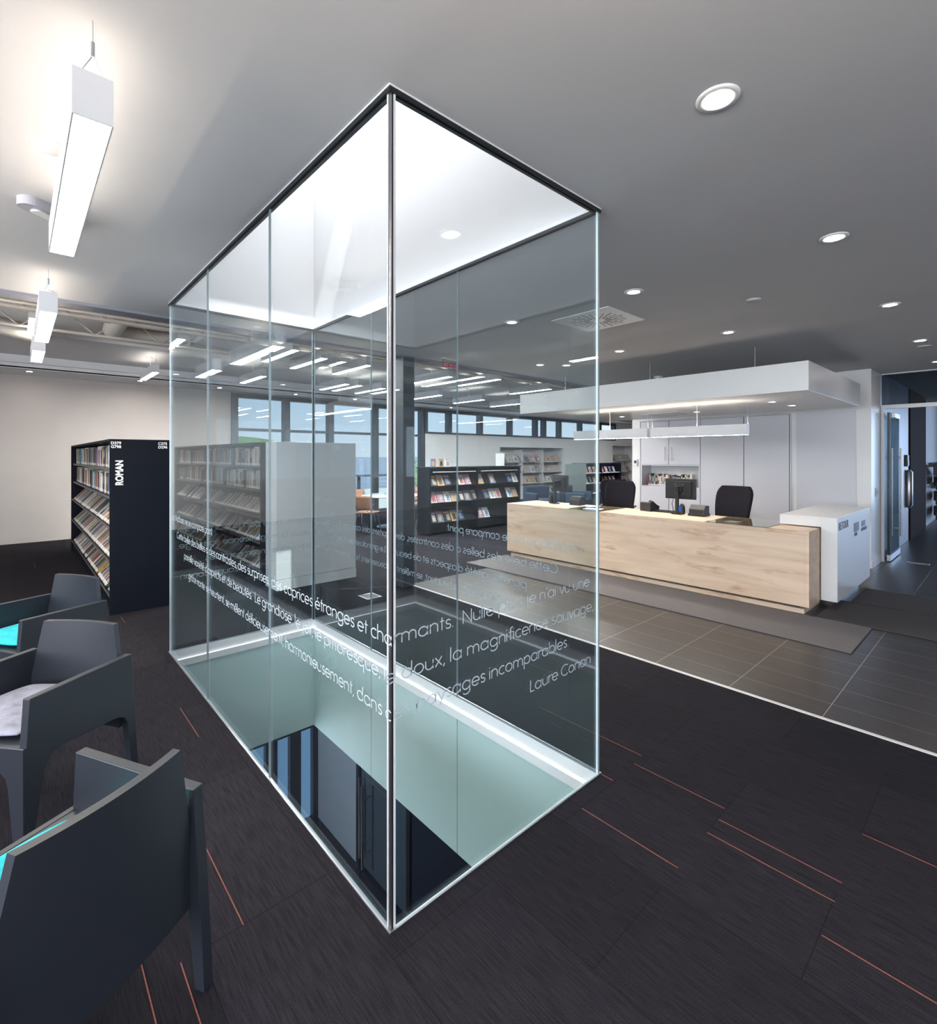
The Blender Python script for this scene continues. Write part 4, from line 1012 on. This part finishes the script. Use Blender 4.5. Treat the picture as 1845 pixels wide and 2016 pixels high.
p2 = empty('receipt_printer', (6.05, 4.3, .7905), R(0)); tag(p2, 'black receipt printer beside the left monitor, seen through the glass', 'printer')
obj('body', MB().prism([(-.075, 0), (.08, 0), (.08, .12), (-.02, .13), (-.075, .075)], 'y', -.09, .09), M_black, p2, bevel=.01)
kb = empty('keyboard', (6.1, 3.05, .7905)); tag(kb, 'flat black keyboard on the counter behind the middle monitor', 'keyboard')
obj('body', MB().box(-.06, .06, -.2, .2, 0, .018), M_black, kb, bevel=.004)
kk = MB()
for i in range(4):
    for j in range(14): kk.box(-.05 + i * .026, -.05 + i * .026 + .02, -.19 + j * .027, -.19 + j * .027 + .022, .018, .022)
obj('keys', kk, M_gasket, kb)

def office_chair(label, loc, rz):
    t = empty('office_chair', loc, rz); tag(t, label, 'office chair', 'office chairs behind the desk')
    # faces local +X?  backrest at local +X side is seen from the front; chair looks towards -X (the desk)
    W, n1, n2 = .22, 14, 14
    vs, fs = [], []
    for side in (0, 1):
        for i in range(n1 + 1):
            v = i / n1; z = .50 + .62 * v
            hw = W * (.80 + .25 * math.sin(min(1, v * 1.15) * PI / 2)) * (1 if v < .8 else math.sqrt(max(.0, 1 - ((v - .8) / .2) ** 2 * .42)))
            for j in range(n2 + 1):
                u = -1 + 2 * j / n2
                x = .20 + .10 * v - .05 * (1 - u * u) * .0 + .04 * (-(u * u)) - .03 * math.sin(v * PI) + side * .045
                vs.append((x, u * hw, z))
    m_ = (n1 + 1) * (n2 + 1)
    for i in range(n1):
        for j in range(n2):
            a = i * (n2 + 1) + j; fs.append((a, a + 1, a + n2 + 2, a + n2 + 1)); b = a + m_; fs.append((b, b + n2 + 1, b + n2 + 2, b + 1))
    ringi = [j for j in range(n2 + 1)] + [i * (n2 + 1) + n2 for i in range(1, n1 + 1)] + [n1 * (n2 + 1) + j for j in range(n2 - 1, -1, -1)] + [i * (n2 + 1) for i in range(n1 - 1, 0, -1)]
    for q in range(len(ringi)):
        a, b = ringi[q], ringi[(q + 1) % len(ringi)]; fs.append((a, a + m_, b + m_, b))
    obj('backrest', MB().add(vs, fs, 0, True), M_fabric, t)
    obj('seat', MB().prism(rrect(.46, .46, .09), 'z', .40, .47), M_fabric, t, bevel=.02)
    obj('back_bracket', MB().box(.22, .27, -.03, .03, .38, .60).box(0, .27, -.03, .03, .36, .40), M_black, t, bevel=.004)
    for s_ in (-1, 1):
        obj('armrest', MB().box(-.12, .12, s_ * .26 - .03, s_ * .26 + .03, .645, .67).box(-.01, .04, s_ * .26 - .012, s_ * .26 + .012, .42, .645).box(-.01, .04, min(s_ * .15, s_ * .27), max(s_ * .15, s_ * .27), .40, .42), M_black, t, bevel=.006)
    obj('gas_post', MB().tube([(0, 0, .10), (0, 0, .40)], .026, 12), M_black, t)
    base = MB()
    for k in range(5):
        a = k * 2 * PI / 5; base.tube([(0, 0, .10), (.28 * math.cos(a), .28 * math.sin(a), .065)], [.03, .016], 8)
    obj('star_base', base, M_black, t)
    for k in range(5):
        a = k * 2 * PI / 5; x, y = .28 * math.cos(a), .28 * math.sin(a)
        obj('caster', MB().tube([(x - .012 * math.sin(a), y + .012 * math.cos(a), .028), (x + .012 * math.sin(a), y - .012 * math.cos(a), .028)], .028, 12), M_black, t)
    return t
ch1 = office_chair('black mesh office chair behind the desk, right one between the tall cabinet and the counter', (6.50, 2.46, 0), R(-12))
ch2 = copy_tree(ch1); ch2.location = (6.60, 4.02, 0); ch2.rotation_euler = (0, 0, R(14)); ch2['label'] = 'black office chair behind the desk, left one beside the glass edge'
ch3 = copy_tree(ch1); ch3.location = (7.55, 4.55, 0); ch3.rotation_euler = (0, 0, R(200)); ch3['label'] = 'black office chair turned away behind the left office chair'

# ------------------------------------------------------------------ vestibule with glass doors
gp_ = empty('glass_partition', (9.17, -.5, 0)); tag(gp_, 'glazed entrance partition with white rail above the open door at the right edge', 'glass partition')
wpart('transom_rail', MB().box(9.14, 9.20, -3, 1.30, 2.17, 2.225), M_alup, gp_, bevel=.002)
wpart('head_rail', MB().box(9.14, 9.20, -3, 1.30, 2.655, 2.708), M_alup, gp_)
wpart('transom_glass', MB().box(9.165, 9.175, -3, 1.30, 2.225, 2.655), glass_mat('smoked_glass', (.35, .38, .40), .06), gp_)
wpart('jamb', MB().box(9.14, 9.20, 1.27, 1.305, 0, 2.17), M_alup, gp_)
gd = empty('glass_door', (9.18, 1.22, 0)); tag(gd, 'clear glass door standing open against the vestibule wall, with long steel pull bars', 'door')
wpart('door_glass', MB().box(9.16, 10.04, 1.215, 1.227, .10, 2.12), M_gdoor, gd)
wpart('bottom_rail', MB().box(9.16, 10.04, 1.20, 1.242, .015, .10), M_alu, gd)
wpart('closer', MB().box(9.3, 9.75, 1.17, 1.213, 2.05, 2.12), M_steel, gd, bevel=.004)
wpart('edge_seal', MB().box(9.145, 9.158, 1.205, 1.237, .10, 2.12), M_gasket, gd)
for s_ in (-1, 1):
    yy = 1.221 + s_ * .055
    q = MB().tube([(9.80, yy, .30), (9.80, yy, 1.62)], .013, 12)
    for z in (.42, 1.48): q.tube([(9.80, yy, z), (9.80, 1.221, z)], .009, 8)
    wpart('pull_bar', q, M_steel, gd)
ds = empty('door_stop', (9.35, .93, 0)); tag(ds, 'small flat metal door pivot plate on the floor before the glass door', 'door plate')
obj('plate', MB().box(-.03, .03, -.12, .12, 0, .006), M_alu, ds, bevel=.002)
# intercom and long steel pull on the satin panel
ic = empty('intercom', (11.5, 1.30, 1.42)); tag(ic, 'wall intercom above the stainless panel in the vestibule', 'intercom')
obj('body', MB().box(-.1, .1, -.03, .006, -.1, .1), M_gasket, ic, bevel=.005); obj('face', MB().box(-.08, .08, -.034, -.03, -.08, .0), M_label, ic)
fn = empty('steel_dispenser', (11.55, 1.30, .6)); tag(fn, 'rounded stainless steel unit on the vestibule wall before the brown panel', 'dispenser')
obj('body', MB().tube([(0, -.02, .0), (0, -.03, .05), (0, -.03, .62), (0, -.02, .66)], [.03, .055, .055, .03], 16), M_alu, fn)
# coat rack
cr = empty('coat_rack', (15.2, 1.25, 0)); tag(cr, 'wall coat rack with a row of dark hooks at the right picture edge', 'coat rack')
wpart('rail', MB().box(14.2, 16.6, 1.26, 1.308, 1.32, 1.345).box(14.2, 16.6, 1.26, 1.308, .88, .9), M_lamw, cr)
for i in range(22):
    x = 14.3 + i * .105
    wpart('hook', MB().box(x, x + .03, 1.20, 1.26, 1.27, 1.36), M_gasket, cr)
for i in range(12):
    x = 14.7 + i * .17
    wpart('hook', MB().box(x, x + .03, 1.20, 1.26, .80, .92), M_gasket, cr)
bagl = ['dark hanging cloth triangle on the coat rack, topmost', 'olive canvas bag on the coat rack, below the hanging cloth', 'olive canvas bag on the coat rack, middle one', 'olive canvas bag on the coat rack, lowest above the floor']
zz = [1.08, .84, .52, .20]
for i, lb in enumerate(bagl):
    t = empty('canvas_bag' if i else 'hanging_cloth', (15.2, 1.15, zz[i])); tag(t, lb, 'bag' if i else 'cloth')
    if i == 0: obj('cloth', MB().prism([(-.7, 0), (.55, 0), (.5, .03), (-.55, .24), (-.7, .24)], 'y', -.05, .05), M_gasket, t, bevel=.01)
    else:
        obj('body', MB().prism([(-.55, .02), (.2, 0), (.5, .03), (.55, .2), (-.6, .23)], 'y', -.09, .06), M_olive, t, bevel=.02)
        obj('strap', MB().tube([(-.58, 0, .2), (-.66, 0, .1), (-.62, 0, -.05)], .02, 6), M_gasket, t)

# ------------------------------------------------------------------ resin armchairs
def armchair(label):
    t = empty('armchair', (0, 0, 0)); tag(t, label, 'armchair', 'charcoal resin armchairs')
    # local: +y forward, x sideways, z up
    for s_ in (-1, 1):
        poly = [(.225, 0), (.262, 0), (.250, .36), (.235, .575), (-.245, .560), (-.262, .36), (-.285, 0), (-.250, 0), (-.222, .24)]
        poly += [(-.205, .275), (-.18, .29), (-.15, .297), (.10, .325)] + [(.135, .32), (.16, .30), (.175, .26)]
        x0, x1 = (s_ * .270, s_ * .238)
        mb = MB().prism(poly, 'x', min(x0, x1), max(x0, x1))
        obj('side_panel', mb, M_plast, t, bevel=.003)
    obj('seat', MB().box(-.24, .24, -.22, .245, .375, .395), M_plast, t, bevel=.004)
    hf = [(.269, 0), (.226, 0), (.200, .24), (.19, .275), (.165, .300), (.13, .312)]
    fp = [(-x, z) for x, z in hf] + [(x, z) for x, z in reversed(hf)] + [(.269, .397), (-.269, .397)]
    obj('front_apron', MB().prism(fp, 'y', .236, .259), M_plast, t, bevel=.003)
    vs, fs = [], []; n1, n2 = 12, 16; th_ = .026
    for side in (0, 1):
        for i in range(n1 + 1):
            v = i / n1; z = .225 + (.70 - .225) * v
            hw = .238 if z < .45 else .238 - .048 * (z - .45) / .25
            for j in range(n2 + 1):
                u = -1 + 2 * j / n2
                yy = -.232 - .022 * (1 - u * u) - .02 * max(0, (z - .38)) / .32 - (-th_ if side else 0)
                vs.append((u * hw, yy, z))
    m_ = (n1 + 1) * (n2 + 1)
    for i in range(n1):
        for j in range(n2):
            a = i * (n2 + 1) + j; fs.append((a, a + 1, a + n2 + 2, a + n2 + 1)); b = a + m_; fs.append((b, b + n2 + 1, b + n2 + 2, b + 1))
    ringi = [j for j in range(n2 + 1)] + [i * (n2 + 1) + n2 for i in range(1, n1 + 1)] + [n1 * (n2 + 1) + j for j in range(n2 - 1, -1, -1)] + [i * (n2 + 1) for i in range(n1 - 1, 0, -1)]
    o = MB().add(vs, fs, 0, True)
    o2 = MB()
    for q in range(len(ringi)):
        a, b = ringi[q], ringi[(q + 1) % len(ringi)]; o2.add([vs[a], vs[a + m_], vs[b + m_], vs[b]], [(0, 1, 2, 3)])
    o.join(o2); obj('backrest', o, M_plast, t, bevel=0)
    return t
def place(t, loc, fwd):
    t.location = loc; t.rotation_euler = (0, 0, math.atan2(fwd[1], fwd[0]) - PI / 2)
A3 = armchair('charcoal resin armchair in the foreground, seen from behind at the lower left'); place(A3, (.045, 1.66, 0), (-.48, .87))
A2 = copy_tree(A3); A2['label'] = 'charcoal resin armchair with a grey tufted cushion, middle of the three at the left edge'; place(A2, (.05, 2.885, 0), (-.77, -.64))
A1 = copy_tree(A3); A1['label'] = 'charcoal resin armchair furthest back with a turquoise cushion, in front of the black bookcase'; place(A1, (.10, 4.11, 0), (-.87, -.5))
def cushion(loc, fwd, m, label):
    vs, fs = [], []; n = 30; w_ = .205
    tufts = [(a * .13, b * .13) for a in (-1, 0, 1) for b in (-1, 0, 1)] + [(a * .065, b * .065) for a in (-1, 1) for b in (-1, 1)]
    for side in (1, -1):
        for i in range(n + 1):
            for j in range(n + 1):
                u, v = -1 + 2 * i / n, -1 + 2 * j / n
                # square to rounded square
                x = u * w_ * (1 - .10 * v * v); y = v * w_ * (1 - .10 * u * u)
                e_ = max(0, (1 - abs(u) ** 4) * (1 - abs(v) ** 4)) ** .5
                d = sum(math.exp(-((x - a) ** 2 + (y - b) ** 2) / .0005) for a, b in tufts)
                z = .024 + side * (.003 + .020 * e_ - (.014 * min(1, d) if side > 0 else 0))
                vs.append((x, y, z))
    m_ = (n + 1) ** 2
    for i in range(n):
        for j in range(n):
            a = i * (n + 1) + j; fs.append((a, a + n + 1, a + n + 2, a + 1)); b = a + m_; fs.append((b, b + 1, b + n + 2, b + n + 1))
    ringi = [j for j in range(n + 1)] + [i * (n + 1) + n for i in range(1, n + 1)] + [n * (n + 1) + j for j in range(n - 1, -1, -1)] + [i * (n + 1) for i in range(n - 1, 0, -1)]
    for q in range(len(ringi)):
        a, b = ringi[q], ringi[(q + 1) % len(ringi)]; fs.append((a, b, b + m_, a + m_))
    o = obj('seat_cushion', MB().add(vs, fs, 0, True), m, loc=(0, 0, 0)); tag(o, label, 'cushion', None)
    o.location = loc; o.rotation_euler = (0, 0, math.atan2(fwd[1], fwd[0]) - PI / 2)
cushion((.05 - .02, 2.885 - .015, .3955), (-.77, -.64), M_greyc, 'grey tufted cotton cushion on the middle armchair')
cushion((.10 - .02, 4.11 - .01, .3955), (-.87, -.5), M_turq, 'turquoise cushion on the furthest armchair')
cushion((.040, 1.645, .3955), (-.48, .87), M_turq, 'turquoise cushion on the foreground armchair, mostly hidden by its back')

# ------------------------------------------------------------------ reading area by the windows
def side_chair(label):
    t = empty('shell_chair', (0, 0, 0)); tag(t, label, 'chair', 'walnut shell chairs around the round table')
    obj('seat', MB().prism(rrect(.38, .38, .07), 'z', .40, .415), M_wood, t, bevel=.004)
    vs, fs = [], []
    for i in range(7):
        for j in range(9):
            u = -1 + j / 4; v = i / 6
            vs.append((u * .185, -.17 - .06 * v + .04 * u * u, .46 + .28 * v))
    for i in range(7):
        for j in range(9):
            x, y, z = vs[i * 9 + j]; vs.append((x, y - .012, z))
    for i in range(6):
        for j in range(8):
            a = i * 9 + j; fs.append((a, a + 1, a + 10, a + 9)); b = a + 63; fs.append((b, b + 9, b + 10, b + 1))
    rg = list(range(9)) + [i * 9 + 8 for i in range(1, 7)] + [54 + j for j in range(7, -1, -1)] + [i * 9 for i in range(5, 0, -1)]
    for q in range(len(rg)): a, b = rg[q], rg[(q + 1) % len(rg)]; fs.append((a, a + 63, b + 63, b))
    obj('backrest', MB().add(vs, fs, 0, True), M_wood, t)
    for sx in (-1, 1):
        for sy in (-1, 1):
            obj('leg', MB().tube([(sx * .15, sy * .13, .40), (sx * .20, sy * .19, .0)], .010, 8), M_alu, t)
        obj('back_strut', MB().tube([(sx * .12, -.12, .40), (sx * .12, -.19, .44), (sx * .12, -.20, .55)], .008, 6), M_alu, t)
    return t
def round_table(x, y, label):
    t = empty('round_table', (x, y, 0)); tag(t, label, 'table', 'round tables by the windows')
    obj('tabletop', MB().lathe((0, 0, .65), [(0, 0), (.62, 0), (.63, .012), (.62, .025), (0, .025)], 40), M_tablet, t)
    obj('post', MB().tube([(0, 0, .02), (0, 0, .65)], .04, 12), M_alu, t)
    obj('base', MB().lathe((0, 0, 0), [(0, .03), (.3, .012), (.31, 0)], 28), M_alu, t)
TX, TY = 5.95, 9.0
round_table(TX, TY, 'round grey-topped table seen left of the enclosure corner before the tall windows')
sc0 = side_chair('walnut shell chair at the near left of the round table')
cl = ['walnut shell chair at the near left of the round table', 'walnut shell chair at the near right of the round table, left of the column', 'walnut shell chair behind the round table on the window side', 'walnut shell chair at the far right of the round table']
for i, (dx, dy) in enumerate(((-.85, -.45), (.35, -.85), (-.15, .9), (.85, .25))):
    q = sc0 if i == 0 else copy_tree(sc0); q['label'] = cl[i]; place(q, (TX + dx, TY + dy, 0), (-dx, -dy))
round_table(8.0, 10.3, 'round grey-topped table further back toward the windows, mostly behind the column')
q = copy_tree(sc0); q['label'] = 'walnut shell chair at the further round table'; place(q, (7.4, 9.8, 0), (.7, .5))
bt_ = empty('bar_table', (6.9, 10.9, 0)); tag(bt_, 'tall dark counter table standing against the windows', 'table')
wpart('tabletop', MB().box(6.2, 7.7, 10.7, 11.2, 1.0, 1.03), M_mull, bt_); wpart('leg', MB().box(6.25, 6.31, 10.9, 10.96, 0, 1.0), M_mull, bt_); wpart('leg', MB().box(7.5, 7.56, 10.9, 10.96, 0, 1.0), M_mull, bt_)
def club(x, y, rz, label):
    t = empty('club_chair', (x, y, 0), rz); tag(t, label, 'armchair', 'navy lounge chairs')
    obj('seat', MB().box(-.28, .28, -.25, .30, .12, .42), M_navyf, t, bevel=.04); obj('backrest', MB().box(-.36, .36, -.38, -.22, .12, .74), M_navyf, t, bevel=.04)
    for s_ in (-1, 1): obj('armrest', MB().box(min(s_ * .28, s_ * .38), max(s_ * .28, s_ * .38), -.22, .3, .12, .58), M_navyf, t, bevel=.03)
    for sx in (-1, 1):
        for sy in (-1, 1): obj('leg', MB().tube([(sx * .3, sy * .26, 0), (sx * .3, sy * .26, .13)], .015, 8), M_alu, t)
club(9.9, 8.1, R(160), 'navy lounge chair seen just right of the black magazine display')
club(10.7, 7.6, R(200), 'navy lounge chair behind the left desk monitor')
club(11.7, 7.2, R(120), 'navy lounge chair beside the left office chair, seen through the glass')

# tree outside
def tree(x, y, z, label):
    t = empty('tree', (x, y, z)); tag(t, label, 'tree')
    obj('trunk', MB().tube([(0, 0, -.2), (.03, 0, 1.0), (-.03, .02, 2.0)], [.05, .035, .01], 8), pm('bark', (.12, .09, .06), .9), t)
    mb = MB(); rr = random.Random(4)
    for i in range(1100):
        h = rr.random(); rad = .52 * (1 - h) ** .7 * math.sqrt(rr.random()) + .02; a = rr.random() * 2 * PI
        p = Vector((rad * math.cos(a), rad * math.sin(a), .1 + 2.1 * h)); s_ = .06
        u = Vector((rr.uniform(-1, 1), rr.uniform(-1, 1), rr.uniform(-1, 1))).normalized() * s_; v = u.orthogonal().normalized() * s_ * .5
        mb.add([p - u, p + v, p + u, p - v], [(0, 1, 2, 3)])
    obj('foliage', mb, pm('leaves', (.22, .34, .05), .7, noise=.4, nscale=3), t)
tree(10.6, 14.8, -.3, 'young tree with bright yellow-green leaves outside the tall windows')

# ------------------------------------------------------------------ bring the layout to real metres
for o in list(scene.objects):
    if o.parent is None:
        o.location = tuple(S * v for v in o.location)
        if o.type != 'CAMERA': o.scale = tuple(S * v for v in o.scale)
